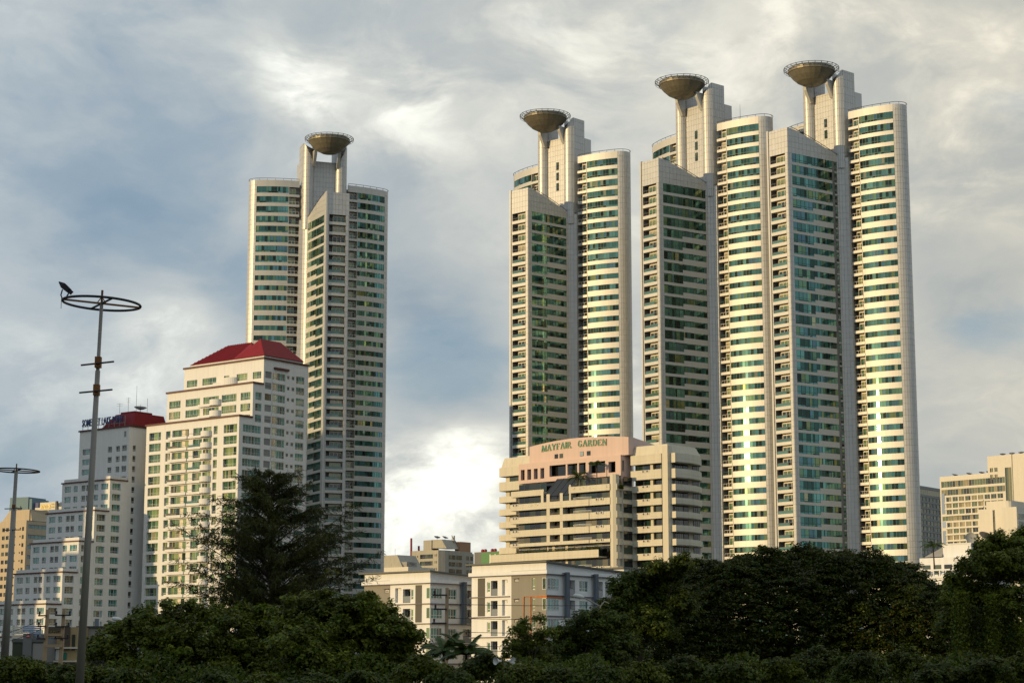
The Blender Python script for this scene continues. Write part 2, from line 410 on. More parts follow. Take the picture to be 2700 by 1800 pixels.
        for k in range(nf):
            zt = zt0 - k * FH
            full = k < 4
            zl = zt - 2.5; zr = zt - (2.5 if full else 1.7)
            for l0, l1, n_, zz in ((e0, lb, 5, zl), (lb, lc, 7, zr)):
                for i in range(n_):
                    q0 = l0 + (l1 - l0) * i / n_; q1 = q0 + (l1 - l0) / n_
                    panes.add(prow, MB().strip(wpath(q0 + .03, q1 - .03, .07, sd), wpath(q0 + .03, q1 - .03, .13, sd), zz + .03, zt - .03), zl + 14)
                    ms.strip(wpath(q0 - .035, q0 + .035, .015, sd), wpath(q0 - .035, q0 + .035, .18, sd), zz, zt)
            ms.strip(wpath(e0, lb, .01, sd), wpath(e0, lb, .18, sd), zl + .74, zl + .83)
            if full: ms.strip(wpath(lb, lc, .01, sd), wpath(lb, lc, .18, sd), zl + .74, zl + .83)
            sp = MB().strip(wpath(e0, lb, -.01, sd), wpath(e0, lb, .14, sd), zt - FH, zl); sp.strip(wpath(lb + .001, lc, -.01, sd), wpath(lb + .001, lc, .14, sd), zt - FH, zr); sp.build('spandrel', 'spandrel', prow)
            if strip:
                MB().strip(wpath(lc + .02, lc + .95, .12, sd), wpath(lc + .02, lc + .95, .3, sd), zt - FH + .1, zt).build('louvre_panel', 'louvre', prow)
                for zz, hh in ((zt - 1.35, 1.1), (zt - 2.7, .6)): panes.add(prow, MB().strip(wpath(lc + 1.0, LW - .1, .1, sd), wpath(lc + 1.0, LW - .1, .25, sd), zz, zz + hh), zz - 8)
                MB().strip(wpath(lc + .96, LW, .05, sd), wpath(lc + .96, LW, .3, sd), zt - FH, zt - FH + .42).build('sill_panel', 'panel', prow)
        o = ms.build('mullion_grid', 'mullion', prow); o['kind'] = 'stuff'
    # balcony end of the prow
    clad(prow, line((-3.1, -P), (3.8, -P), 6), Zp, zt0, line((-3.1, -P + .14), (3.8, -P + .14), 6), rank=6)
    MB().box(-3.8, -3.2, -P - .25, -P + 1.9, 0, Zp + .25).build('fin', 'panel', prow)
    for x0, x1 in ((-3.1, -2.75), (2.75, 3.64)): 
        clad(prow, [(x0, -P), (x1, -P)], zt0, zt0 - FH * nf, [(x0, -P + .14), (x1, -P + .14)])
        MB().box(x0 + .02, x1 - .02, -P + .15, -P + 1.94, 2, zt0).build('pier', 'backing', prow)
    dg = {}
    for k in range(nf):
        zb = zt0 - (k + 1) * FH
        MB().box(-2.74, 2.74, -P - .03, -P + 1.94, zb, zb + .92).build('balcony_slab', 'spandrel', prow)
        w = MB(); x0, x1 = -1.3, 2.7; yb = -P + 1.05
        w.box(x0, x1, yb, yb + .2, zb + 2.78, zb + 3.08)
        for q in (x0, x0 + 1.35, x1 - 1.35, x1 - .14): w.box(q, q + .13, yb, yb + .2, zb + .92, zb + 2.78)
        wo = w.build('balcony_window', 'cream_frame', prow)
        MB().box(x0 + .05, x1 - .05, yb + .08, yb + .16, zb + .93, zb + 2.8).build('pane', 'balcony_glass', wo)
        r = MB().box(-2.7, 2.7, -P + .1, -P + .16, zb + 1.72, zb + 1.8)
        for q in (-2.7, -1.35, 0, 1.35, 2.62): r.box(q, q + .07, -P + .1, -P + .16, zb + .92, zb + 1.72)
        rl = r.build('railing', 'rail_metal', prow)
        if k > 3: MB().box(-2.62, 1.2 if k % 3 else 2.6, -P + .115, -P + .14, zb + .95, zb + 1.7).build('rail_pane', 'rail_glass', rl)
    rail = MB()
    for sd in (-1, 1):
        pts = wpath(1.5, LW, .06, sd, 12) + [(sd * x, y) for x, y in FILI[1:5]]
        q = [(x, y, slope(x, y) + .45) for x, y in pts]; rail.tube(q, .09, 5)
        for x, y, z in q[::2]: rail.tube([(x, y, z - .55), (x, y, z + .03)], .07, 4)
    rail.build('roof_rail', 'rail_metal', prow)
    # ------------------------------------------------ core with its two tubes
    zb = Zp - 9
    core = MB().box(-3.6, 3.6, 2.44, 5.0, zb, WT + 6.9).build('core_wall', 'backing', root)
    clad(core, line((-3.6, 2.3), (3.6, 2.3), 7), WT + 7, zb, line((-3.6, 2.44), (3.6, 2.44), 7), rank=4)
    for i in range(slits):
        zz = WT - 3.0 - i * 3.35
        f_ = MB().box(-.05, .95, 2.14, 2.3, zz - .1, zz + 2.4).build('slit_window', 'mullion', core)
        for q in range(3): MB().box(.08, .82, 2.08, 2.15, zz + q * .78, zz + q * .78 + .7).build('pane', 'dark_glass', f_)
    for sd in (-1, 1):
        cx, cy, r = sd * 5.5, 2.5, 1.95
        nseg = 10; zc = lambda x, y: WT + 4.6 + max(0, min(1, (abs(x) - 3.55) / 3.7)) * 8.0
        arc = lambda rr: [(cx + sd * rr * cos(t), cy - rr * sin(t)) for t in [PI * (1 - i / nseg) for i in range(nseg + 1)]]
        tb = MB().prism(arc(r - .16) + [(cx + sd * 1.78, 7.0), (cx - sd * 1.78, 7.0)], zb, lambda x, y: zc(x, y) - .12 if y < 2.05 else WT + (12.6 if abs(x) > 6 else 11)).build('tube_column', 'backing', root)
        clad(tb, arc(r), zc, zb, arc(r - .15), rows=2.2, rank=4)
        clad(tb, line((cx + sd * 1.95, 2.0), (cx + sd * 1.95, 7.2), 5), WT + 12.6, zb, line((cx + sd * 1.8, 2.0), (cx + sd * 1.8, 7.2), 5), rows=2.2, rank=4)
        clad(tb, line((cx - sd * 1.95, 2.0), (cx - sd * 1.95, 7.2), 5), WT + 12.4, WT + 4, line((cx - sd * 1.8, 2.0), (cx - sd * 1.8, 7.2), 5), rows=2.2)
        clad(tb, line((cx - 1.95, 7.2), (cx + 1.95, 7.2), 3), WT + 12.6, zb, line((cx - 1.95, 7.05), (cx + 1.95, 7.05), 3), rows=2.2)
        MB().box(cx - 1.9, cx + 1.9, 7.3, 10.4, zb, WT + 7.0).build('rear_block', 'panel', tb)
        # bracket that carries the bowl
        b = MB(); x0, x1 = sd * 3.55, sd * 4.5
        tri = [(.8, WT + 4.7), (2.6, WT + 4.7), (2.6, WT + 9.8), (-1.6, WT + 9.8), (-1.2, WT + 8.4)]
        b.add([(x0, y, z) for y, z in tri] + [(x1, y, z) for y, z in tri], [(0, 1, 2, 3, 4), (9, 8, 7, 6, 5)] + [(i, (i + 1) % 5, (i + 1) % 5 + 5, i + 5) for i in range(5)])
        b.build('bracket', 'panel', tb)
    MB().box(-3.6, 3.6, 5.2, 9.8, zb, WT + 5.5).build('lift_house', 'panel', root)
    # ------------------------------------------------ landing disc
    c = (0, -3.0, WT + 12.2)
    bowl = MB().lathe([(6.85, 1.0), (6.85, .1), (6.6, 0), (5.6, -1.3), (4.2, -2.6), (2.4, -3.55), (.6, -3.9), (.01, -3.9)], 24, c, R(5), R(365)).build('landing_bowl', 'bronze', root)
    MB().lathe([(6.78, 1.0), (6.78, 1.12), (.01, 1.12)], 48, c).build('deck', 'roofing', bowl)
    ring = MB()
    circ = lambda r, z: [(c[0] + r * cos(2 * PI * i / 48), c[1] + r * sin(2 * PI * i / 48), c[2] + z) for i in range(48)]
    ring.tube(circ(7.95, 1.35), .09, 5, closed=True); ring.tube(circ(7.35, 1.1), .06, 4, closed=True); ring.tube(circ(7.95, .75), .05, 4, closed=True)
    for i in range(26):
        t = 2 * PI * i / 26; e = Vector((cos(t), sin(t), 0)); o_ = Vector(c)
        ring.tube([o_ + e * 6.7 + Vector((0, 0, .5)), o_ + e * 8.0 + Vector((0, 0, 1.4))], .08, 4)
        ring.tube([o_ + e * 7.95 + Vector((0, 0, .7)), o_ + e * 7.95 + Vector((0, 0, 1.5))], .06, 4)
    ring.build('safety_ring', 'rail_metal', bowl)
    if mast:
        x, y, b = wing_point(6); MB().tube([(x, y + 3, WT - 1), (x, y + 3, WT + 5.2)], [.09, .04], 5).build('antenna', 'rail_metal', root)
    panes.finish(root); panels.finish(root)
    return root
def panes_door(wing, zb, side):
    MB().strip(wing_path(1.08, 3.34, 2, 1.22, side), wing_path(1.08, 3.34, 2, 1.28, side), zb + .8, zb + 2.74).build('door_glass', 'balcony_glass', wing)

tower('silver residential tower standing alone left of the gap, behind the red hip roof', -61.0, 630, 20, 15.2, 152.6, {'pl', 'wl', 'wr'}, 8)
tower('silver residential tower rising directly behind the pink lettered wall', 12.5, 602.5, -43, 15.2, 147.5, {'pr', 'wr'}, 10, 3)
tower('silver residential tower with thin antenna, second from the right', 52.7, 566.2, -49.5, 17.0, 147.2, {'pr', 'wr'}, 10, 3, mast=True)
tower('tallest looking silver residential tower, rightmost of the four', 89.2, 553.6, -49, 18.7, 152.4, {'pr', 'wr'}, 8, 2, strip=True)
# ---------------------------------------------------------------- facade tools
mat('white_paint', (.64, .635, .615), .75, 0, .3, .02, noise=.05, nscale=.15, streak=.13)
mat('grey_paint', (.27, .26, .235), .8, 0, .3, .03, noise=.06, nscale=.3, streak=.1)
mat('mid_grey', (.17, .17, .165), .8, 0, .3, .03, noise=.08, nscale=.3, streak=.15)
mat('maroon', (.065, .014, .012), .5, 0, .4, .05, noise=.12, nscale=.4)
mat('roof_tile', (.20, .009, .014), .6, 0, .25, .05, noise=.12, nscale=.5)
mat('window_frame', (.62, .62, .58), .5)
mat('dark_frame', (.05, .05, .05), .5)
mat('curtain_glass', (.1, .2, .1), .05, 0, .7, .2, ior=1.55, hue=.02, ramp=[(0, (.085, .165, .085)), (.2, (.16, .235, .10)), (.42, (.04, .10, .06)), (.58, (.225, .27, .12)), (.72, (.10, .19, .10)), (.86, (.018, .035, .022)), (.95, (.30, .29, .17))])
mat('teal_glass', (.05, .2, .2), .05, 0, .8, .2, ior=1.7, hue=.015, ramp=[(0, (.022, .135, .135)), (.3, (.04, .20, .19)), (.55, (.012, .07, .07)), (.7, (.055, .235, .215)), (.86, (.01, .03, .03))])
mat('dusk_glass', (.03, .03, .03), .06, 0, .7, .3, ior=1.55, ramp=[(0, (.012, .014, .012)), (.4, (.03, .04, .03)), (.62, (.06, .075, .05)), (.8, (.014, .03, .025)), (.92, (.13, .12, .075))])
mat('iron_rail', (.06, .06, .058), .5, .5)
mat('white_rail', (.6, .6, .56), .5)
mat('louvre_grey', (.22, .225, .22), .7, 0, .3, .15)
_wm = {}
def frame_mesh(w, h, cols, rail, fm, bar=.07):
    key = ('f', round(w, 2), round(h, 2), cols, rail, fm)
    if key not in _wm:
        m = MB(); b = bar
        m.box(0, w, 0, .1, h - b, h); m.box(0, w, 0, .1, 0, b)
        for i in range(cols + 1):
            x = (w - b) * i / cols; m.box(x, x + b, -.004, .096, b, h - b)
        if rail: m.box(0, w, -.06, -.02, rail - .05, rail); [m.box(w * i / 8, w * i / 8 + .03, -.055, -.025, .02, rail - .05) for i in range(9)]
        _wm[key] = m.mesh('window', fm)
    return _wm[key]
def pane_mesh(w, h, strips, gm):
    key = ('p', round(w, 2), round(h, 2), strips, gm)
    if key not in _wm:
        m = MB()
        for i in range(strips): m.box(w * i / strips + .004, w * (i + 1) / strips - .004, .03 + .004 * (i % 2), .07, .03, h - .03)
        _wm[key] = m.mesh('pane', gm)
    return _wm[key]
def holes(u0, u1, z0, z1, ops, t=.3):
    m = MB(); us = sorted({u0, u1} | {q for o in ops for q in o[:2] if u0 < q < u1}); zs = sorted({z0, z1} | {q for o in ops for q in o[2:4] if z0 < q < z1})
    idx = {}
    def vid(u, z):
        if (u, z) not in idx: idx[(u, z)] = len(m.v); m.v.append((u, 0, z))
        return idx[(u, z)]
    # openings in the rows they touch only
    for j in range(len(zs) - 1):
        za, zb = zs[j], zs[j + 1]; zc = (za + zb) / 2; row = [o for o in ops if o[2] < zc < o[3]]
        cuts = [u for u in us]
        i = 0
        while i < len(us) - 1:
            uc = (us[i] + us[i + 1]) / 2
            if not any(o[0] < uc < o[1] for o in row): m.f.append((vid(us[i], za), vid(us[i + 1], za), vid(us[i + 1], zb), vid(us[i], zb)))
            i += 1
    for a, b, c, d in [o[:4] for o in ops]:
        a, b, c, d = max(a, u0), min(b, u1), max(c, z0), min(d, z1)
        m.add([(a, 0, c), (b, 0, c), (b, 0, d), (a, 0, d), (a, t, c), (b, t, c), (b, t, d), (a, t, d)], [(0, 1, 5, 4), (1, 2, 6, 5), (2, 3, 7, 6), (3, 0, 4, 7)])
    return m
class Fac:
    """a facade of a building: u runs along it, out is away from the wall"""
    def __init__(s, parent, ox, oy, rz): s.p = parent; s.o = (ox, oy); s.rz = rz
    def pt(s, u, out, z): return (s.o[0] + u * cos(s.rz) + out * sin(s.rz), s.o[1] + u * sin(s.rz) - out * cos(s.rz), z)
    def put(s, name, mb, m, parent=None, u=0, out=0, z=0): 
        return place(name, mb.mesh(name, m) if isinstance(mb, MB) else mb, parent or s.p, s.pt(u, out, z), s.rz)
    def wall(s, u0, u1, z0, z1, ops, m='white_paint', t=.3, name='wall', out=0):
        return s.put(name, holes(u0, u1, z0, z1, ops, t), m, out=out)
    def box(s, name, u0, u1, o0, o1, z0, z1, m, parent=None): return s.put(name, MB().box(u0, u1, -o1, -o0, z0, z1), m, parent)
    def win(s, u0, u1, z0, z1, cols=2, strips=4, gm='teal_glass', fm='window_frame', rail=0, out=-.18, name='window', bar=.07):
        w, h = u1 - u0, z1 - z0
        f = place(name, frame_mesh(w, h, cols, rail, fm, bar), s.p, s.pt(u0, out, z0), s.rz)
        place('pane', pane_mesh(w, h, strips, gm), f); return f
    def drum(s, name, uc, r, z0, z1, m, t=.12, parent=None, n=12, squash=1.0):
        po = [(uc - r * cos(PI * i / n), -squash * r * sin(PI * i / n)) for i in range(n + 1)]; pi = [(uc - (r - t) * cos(PI * i / n), -squash * (r - t) * sin(PI * i / n)) for i in range(n + 1)]
        mb = MB().strip(po, pi, z0, z1); mb.prism(po, z0 + .01, z0 + .16); return s.put(name, mb, m, parent)
def hip(mb, x0, x1, y0, y1, z0, z1, ridge='x', inset=None):
    if ridge == 'x':
        k = inset if inset is not None else (y1 - y0) / 2; ym = (y0 + y1) / 2
        v = [(x0, y0, z0), (x1, y0, z0), (x1, y1, z0), (x0, y1, z0), (x0 + k, ym, z1), (x1 - k, ym, z1)]
        f = [(0, 1, 5, 4), (1, 2, 5), (2, 3, 4, 5), (3, 0, 4), (3, 2, 1, 0)]
    else:
        k = inset if inset is not None else (x1 - x0) / 2; xm = (x0 + x1) / 2
        v = [(x0, y0, z0), (x1, y0, z0), (x1, y1, z0), (x0, y1, z0), (xm, y0 + k, z1), (xm, y1 - k, z1)]
        f = [(0, 1, 4), (1, 2, 5, 4), (2, 3, 5), (3, 0, 4, 5), (3, 2, 1, 0)]
    return mb.add(v, f)
def text_letters(parent, txt, height, m, loc, rz=0.0, depth=.12, pitch=None, bold=0.0, name='letter', widths=None):
    """every letter a mesh of its own (the built-in font), laid out along local x"""
    x = 0.0
    for ch in txt:
        if ch == ' ': x += height * .45; continue
        cu = bpy.data.curves.new('letter', 'FONT'); cu.body = ch; cu.size = height * 1.38; cu.extrude = depth / 2; cu.offset = bold; cu.resolution_u = 3
        ob = bpy.data.objects.new('tmp', cu); me = bpy.data.meshes.new_from_object(ob); bpy.data.objects.remove(ob)
        xs = [v.co.x for v in me.vertices]; lo, hi = min(xs), max(xs)
        for v in me.vertices: v.co = (v.co.x - lo, -v.co.z, v.co.y)
        me.materials.clear(); me.materials.append(MATS[m])
        o = place(name, me, parent, (loc[0] + x * cos(rz), loc[1] + x * sin(rz), loc[2]), rz)
        x += (hi - lo) + height * .16
    return x

# ---------------------------------------------------------------- white apartment hotel with the red hip roof
GA = -38
C = at(631, 1096, 548)
A = thing('apartment_building', 'white stepped apartment block with big dark red hip roof and round balconies', 'building', (C.x, C.y, 0), R(GA))
fr = Fac(A, 0, 0, 0); ri = Fac(A, 0, 0, PI / 2)
ZH = 71.2; FA = 3.2; WB, ZB = -38.4, 73.3; vM, ZM = 5.1, 83.2; vT, ZT = 9.2, 90.7; vE = 27.4
Face_mid = -35.6; Face_top = -33.0
nfl = 21
cols_f = [(-37.1, -32.1, 'w', 3), (-30.0, -28.1, 'w', 1), (-27.3, -20.4, 'b', 3), (-18.6, -14.9, 'w', 2), (-14.4, -11.1, 'w', 2), (-10.2, -8.6, 'w', 1), (-6.1, -.8, 'w', 3)]
ops = []
for k in range(nfl):
    zh = ZH - FA * k
    for a, b, kd, c in cols_f: ops.append((a, b, zh - 2.3, zh))
fr.wall(WB, 0, 0, ZB, ops, t=.75)
MB().box(WB + .06, -.06, .76, .9, 0, ZB - .3).build('inner_wall', 'cream_frame', A)
for k in range(nfl):
    zh = ZH - FA * k; zb = zh - 2.3
    for a, b, kd, c in cols_f:
        if kd == 'w': fr.win(a, b, zb, zh, c, max(c * 2, 2), 'curtain_glass', rail=.8, out=-.5)
    fr.win(-27.2, -24.0, zb, zh, 2, 4, 'curtain_glass', out=-.66); fr.win(-22.6, -20.5, zb, zh, 1, 2, 'curtain_glass', out=-.66)
    bl = fr.box('balcony', -28.0, -20.2, -.3, 1.0, zb - .62, zb + .22, 'white_paint')
    fr.put('railing', MB().box(-27.9, -20.3, -.95, -.9, zb + .78, zb + .85).box(-27.9, -24, -.94, -.91, zb + .22, zb + .78) if k % 3 == 1 else MB().box(-27.9, -20.3, -.95, -.9, zb + .78, zb + .85), 'iron_rail')
    b2 = fr.box('balcony', -19.9, -14.6, -.2, .85, zb - .62, zb + .05, 'white_paint')
    fr.put('railing', MB().box(-19.8, -14.8, -.82, -.78, zb + .7, zb + .78).box(-19.6, -15.2, -.79, -.77, zb + .05, zb + .62) if k in (1, 3, 6, 9) else MB().box(-19.8, -14.8, -.82, -.78, zb + .7, zb + .78), 'rail_glass' if k in (1, 3, 6, 9) else 'iron_rail')
    fr.drum('round_balcony', -12.9, 1.95, zb - .62, zb + 1.05, 'white_paint', squash=.85)
# right face
ops = []; rows_r = [(ZH + FA * j) for j in range(5, -nfl, -1)]
for zh in rows_r:
    if zh < 73: ops.append((1.5, 8.5, zh - 2.15, zh))
    elif zh < 83: ops.append((6.1, 8.6, zh - 2.15, zh))
    ops += [(9.8, 12.4, zh - 1.9, zh), (12.7, 17.9, zh - 2.1, zh), (18.7, 19.7, zh - 1.3, zh - .3), (20.6, 21.7, zh - 1.3, zh - .3), (22.4, 25.8, zh - 2.15, zh)]
o1 = [q for q in ops if q[2] < ZB and q[0] > 0]; o2 = [q for q in ops if q[3] > ZB and q[2] < ZM and q[0] > vM]; o3 = [q for q in ops if q[3] > ZM and q[0] > vT]
ri.wall(0, vE, 0, ZB, o1, t=.5); ri.wall(vM, vE, ZB, ZM, o2, t=.5); ri.wall(vT, vE, ZM, ZT, o3, t=.5)
MB().box(-.9, -.52, vT + .1, vE - .1, 0, ZT - .4).build('inner_wall', 'cream_frame', A)
MB().box(-.9, -.52, .9, vT - .1, 0, ZB - .4).build('inner_wall', 'cream_frame', A)
for zh in rows_r:
    if zh < 73: ri.win(1.5, 4.9, zh - 2.15, zh, 3, 5, 'teal_glass', rail=.8); ri.win(5.1, 8.5, zh - 2.15, zh, 3, 5, 'teal_glass', rail=.8)
    elif zh < 83: ri.win(6.1, 8.6, zh - 2.15, zh, 2, 4, 'teal_glass', rail=.8)
    ri.put('louvre_screen', MB().box(9.8, 12.4, .2, .3, zh - 1.9, zh), 'louvre_grey' if random.random() < .6 else 'dusk_glass')
    ri.win(12.7, 17.9, zh - 2.1, zh, 5, 8, 'teal_glass', rail=.8, out=.02)
    ri.win(18.7, 19.7, zh - 1.3, zh - .3, 2, 2, 'dusk_glass'); ri.win(20.6, 21.7, zh - 1.3, zh - .3, 2, 2, 'dusk_glass')
    ri.win(22.4, 25.8, zh - 2.15, zh, 3, 5, 'teal_glass', rail=.8)
    ri.box('bay_sill', 12.6, 18.0, .004, .2, zh - 3.1, zh - 2.12, 'white_paint')
# upper tiers
fm_ = Fac(A, 0, vM, 0); ft = Fac(A, 0, vT, 0)
mid_cols = [(-34.6, -29.8), (-27.6, -21.6), (-20.2, -13.8), (-12.6, -6.6), (-4.9, -1.0)]
ops = [(a, b, zh - 2.15, zh) for zh in (ZH + FA, ZH + 2 * FA, ZH + 3 * FA) for a, b in mid_cols]
fm_.wall(Face_mid, 0, ZB, ZM, ops, t=.5); MB().box(Face_mid + .06, -.06, vM + .52, vM + .7, ZB, ZM - .3).build('inner_wall', 'cream_frame', A)
for zh in (ZH + FA, ZH + 2 * FA, ZH + 3 * FA):
    for a, b in mid_cols: fm_.win(a, b, zh - 2.15, zh, 4, 6, 'curtain_glass', rail=.75, out=-.3)
    fm_.drum('round_balcony', -14.9, 2.1, zh - 2.9, zh - 1.1, 'white_paint', squash=.8); fm_.box('balcony', -21.5, -15.4, -.1, .95, zh - 2.9, zh - 2.1, 'white_paint')
top_cols = [(-31.8, -27.4), (-25.2, -19.4), (-16.2, -14.0), (-11.0, -6.6), (-4.4, -1.0)]
zh = ZH + 5 * FA; ops = [(a, b, zh - 2.0, zh) for a, b in top_cols]
ft.wall(Face_top, 0, ZM, ZT, ops, t=.5); MB().box(Face_top + .06, -.06, vT + .52, vT + .7, ZM, ZT - .3).build('inner_wall', 'cream_frame', A)
for a, b in top_cols: ft.win(a, b, zh - 2.0, zh, 3, 4, 'curtain_glass', rail=.7, out=-.3)
ft.drum('round_balcony', -13.6, 3.0, zh - 3.2, zh - .9, 'white_paint', squash=.6); ft.box('balcony', -19.5, -14.2, -.1, 1.2, zh - 3.2, zh - 1.9, 'white_paint')
ri.box('canopy', 13.2, 19.0, .005, .6, zh + .9, zh + 1.5, 'maroon')
# left ends, roofs of the tiers, cornices
for x, y0, z0, z1 in ((WB, 0, 0, ZB), (Face_mid, vM, ZB, ZM), (Face_top, vT, ZM, ZT)): MB().box(x + .002, x + .3, y0 + .01, vE - .01, z0, z1).build('side_wall', 'white_paint', A)
MB().box(WB, 0, vE - .3, vE - .005, 0, ZB).build('rear_wall', 'white_paint', A)
for x, y0, z in ((WB, 0, ZB), (Face_mid, vM, ZM), (Face_top, vT, ZT)):
    MB().box(x + .05, -.05, y0 + .05, vE - .05, z - .35, z - .2).build('terrace', 'roofing', A)
for x, y0, y1, z in ((WB, 0, vM, ZB), (Face_mid, vM, vT, ZM), (Face_top, vT, vE, ZT)):
    m = MB().box(x - .35, .35, y0 - .35, y0 - .003, z - .05, z + .45).box(.003, .35, y0 - .003, y1 - .02, z - .05, z + .45).box(x - .35, x - .003, y0 - .003, vE, z - .05, z + .45)
    m.build('cornice', 'maroon', A)
MB().box(Face_top + 1.2, -1.2, vT + 1.2, vE - 1, ZT - .3, ZT + 1.15).build('roof_plinth', 'white_paint', A)
m = MB(); hip(m, Face_top + 1.0, -6, vT + 1.0, vE - 2.0, ZT + 1.2, ZT + 7.3, 'x', 8.0); roof = m.build('roof', 'roof_tile', A)
m = MB(); hip(m, -12.5, -.8, vT + .8, vE - .8, ZT + 1.25, ZT + 7.1, 'y', 4.2); m.build('roof', 'roof_tile', A)
for i in range(34):
    x = Face_top + 2.2 + i * (30.6 - 9) / 34 * 1.25
    if x < -14:
        t = min(1, (x - Face_top - 1.0) / 8.0); MB().tube([(x, vT + 1.0, ZT + 1.3), (x, vT + 1.0 + t * (vE - vT - 3) / 2, ZT + 1.3 + t * 6.1)], .07, 4).build('roof_seam', 'roof_tile', roof)

# ---------------------------------------------------------------- white terraced hotel with the sign (left)
C = at(341.5, 1125, 572)
B = thing('terraced_hotel', 'white hotel stepping down in terraces with maroon cornices, left of the red roofed block', 'building', (C.x, C.y, 0), R(GA))
ri = Fac(B, 0, 0, PI / 2)
tiers = [(0.0, -22.1, 73.3), (-6.6, -21.2, 57.3), (-11.9, -21.2, 48.1), (-17.2, -21.2, 39.1), (-22.6, -21.2, 30.2), (-28.0, -21.2, 21.2), (-33.3, -21.2, 12.2)]
FB = 3.03; D = 16.0
frac = [(.054, .187, 3), (.243, .331, 2), (.41, .49, 1), (.505, .585, 1), (.669, .759, 2), (.82, .964, 3)]
for ti, (v, wl, zt) in enumerate(tiers):
    f = Fac(B, 0, v, 0); zlow = tiers[ti - 1][2] if False else 0
    z0 = 0 if ti == len(tiers) - 1 else tiers[ti + 1][2] - .3
    ops = []; wins = []
    if ti == 0:
        rows = [zt - 5.3 - FB * k for k in range(4)]
        for zh in rows:
            for a, b, c in ((-20.6, -16.6, 3), (-9.2, -7.4, 1), (-5.6, -3.9, 2), (-3.0, -.9, 3)): ops.append((a, b, zh - 1.7, zh)); wins.append((a, b, zh - 1.7, zh, c))
        ops.append((-2.3, -1.3, zt - 2.9, zt - 1.2)); f.put('vent_louvre', MB().box(-2.3, -1.3, .15, .25, zt - 2.9, zt - 1.2), 'louvre_grey')
    else:
        rows = [zt - .95 - FB * k for k in range(4 if ti == len(tiers) - 1 else 3)]
        for zh in rows:
            for a, b, c in frac: ops.append((wl * (1 - a), wl * (1 - b), zh - 1.75, zh)); wins.append((wl * (1 - a), wl * (1 - b), zh - 1.75, zh, c))
    ops = [q for q in ops if q[2] > z0 + .05]; wins = [q for q in wins if q[2] > z0 + .05]
    f.wall(wl, 0, z0, zt, ops, t=.45); MB().box(wl + .06, -.06, v + .47, v + .6, z0, zt - .3).build('inner_wall', 'grey_paint', B)
    for a, b, c_, d, n in wins: f.win(a, b, c_, d, n, n * 2, 'dusk_glass' if (ti == 0 and a > -16) or n == 1 else 'teal_glass', rail=.6, out=-.25)
    MB().box(wl + .003, wl + .3, v + .01, D, z0, zt).build('side_wall', 'white_paint', B)
    nv = tiers[ti - 1][0] if ti else D
    if ti:
        MB().box(wl - .3, .3, v - .3, v - .004, zt - .1, zt + .25).box(.004, .3, v - .004, nv - .05, zt - .1, zt + .25).build('cornice', 'maroon', B)
        MB().box(wl + .5, -.25, v + .25, v + .45, zt, zt + 1.15).box(-.45, -.25, v + .45, nv - .2, zt, zt + 1.1).build('parapet', 'white_paint', B)
        MB().box(wl + .1, -.05, v + .05, nv, zt - .35, zt - .1).build('terrace', 'roofing', B)
        ops = []; ws = []
        k = 0
        while True:
            zh = zt - .95 - FB * k
            if zh < 4: break
            wide = ti > 1 and False
            ops.append((v + .9, v + 4.0, zh - 1.9, zh)); k += 1
        ri.wall(v, nv, 0, zt, ops, t=.6)
        MB().box(-.9, -.62, v + .7, nv - .05, 0, zt - .3).build('inner_wall', 'grey_paint', B)
        for a, b, c_, d in ops: ri.win(a, b, c_, d, 3, 5, 'teal_glass' if d < zt - 5 or ti == 1 else 'dusk_glass', rail=.7, out=-.4)
    else:
        ops = [(1.5, 2.7, zt - 5.3 - FB * k - 1.8, zt - 5.3 - FB * k) for k in range(21)] + [(9.6, 11.0, zt - 5.3 - FB * k - 1.8, zt - 5.3 - FB * k) for k in range(21)]
        ops = [q for q in ops if q[2] > 3]
        ri.wall(0, D, 0, zt, ops, t=.3); MB().box(-.6, -.32, .7, D - .05, 0, zt - .3).build('inner_wall', 'grey_paint', B)
        for i_, (a, b, c_, d) in enumerate(ops): ri.win(a, b, c_, d, 1, 2, 'dusk_glass', rail=.6)
        MB().box(wl - .35, .35, -.35, -.004, zt, zt + .45).box(.004, .35, -.004, D, zt, zt + .45).build('cornice', 'maroon', B)
        MB().box(wl + .1, -.1, .1, D - .1, zt - .3, zt + .3).build('flat_roof', 'roofing', B)
m = MB(); zt = 73.6
lo = [(-14.0, 1.4, zt + .4), (-.2, 1.4, zt + .4), (-.2, 15, zt + .4), (-14.0, 15, zt + .4)]; hi = [(-9.4, 2.8, zt + 4.2), (-1.0, 2.8, zt + 4.2), (-1.0, 14, zt + 4.2), (-9.4, 14, zt + 4.2)]
m.hexa(lo, hi); roof = m.build('mansard_roof', 'roof_tile', B)
MB().box(-14.8, .1, 1.1, 15.3, zt + .2, zt + .42).build('roof_trim', 'maroon', roof)
MB().box(-7.8, -1.6, 3.2, 10, zt + 4.2, zt + 4.8).build('roof_cap', 'roof_tile', roof)
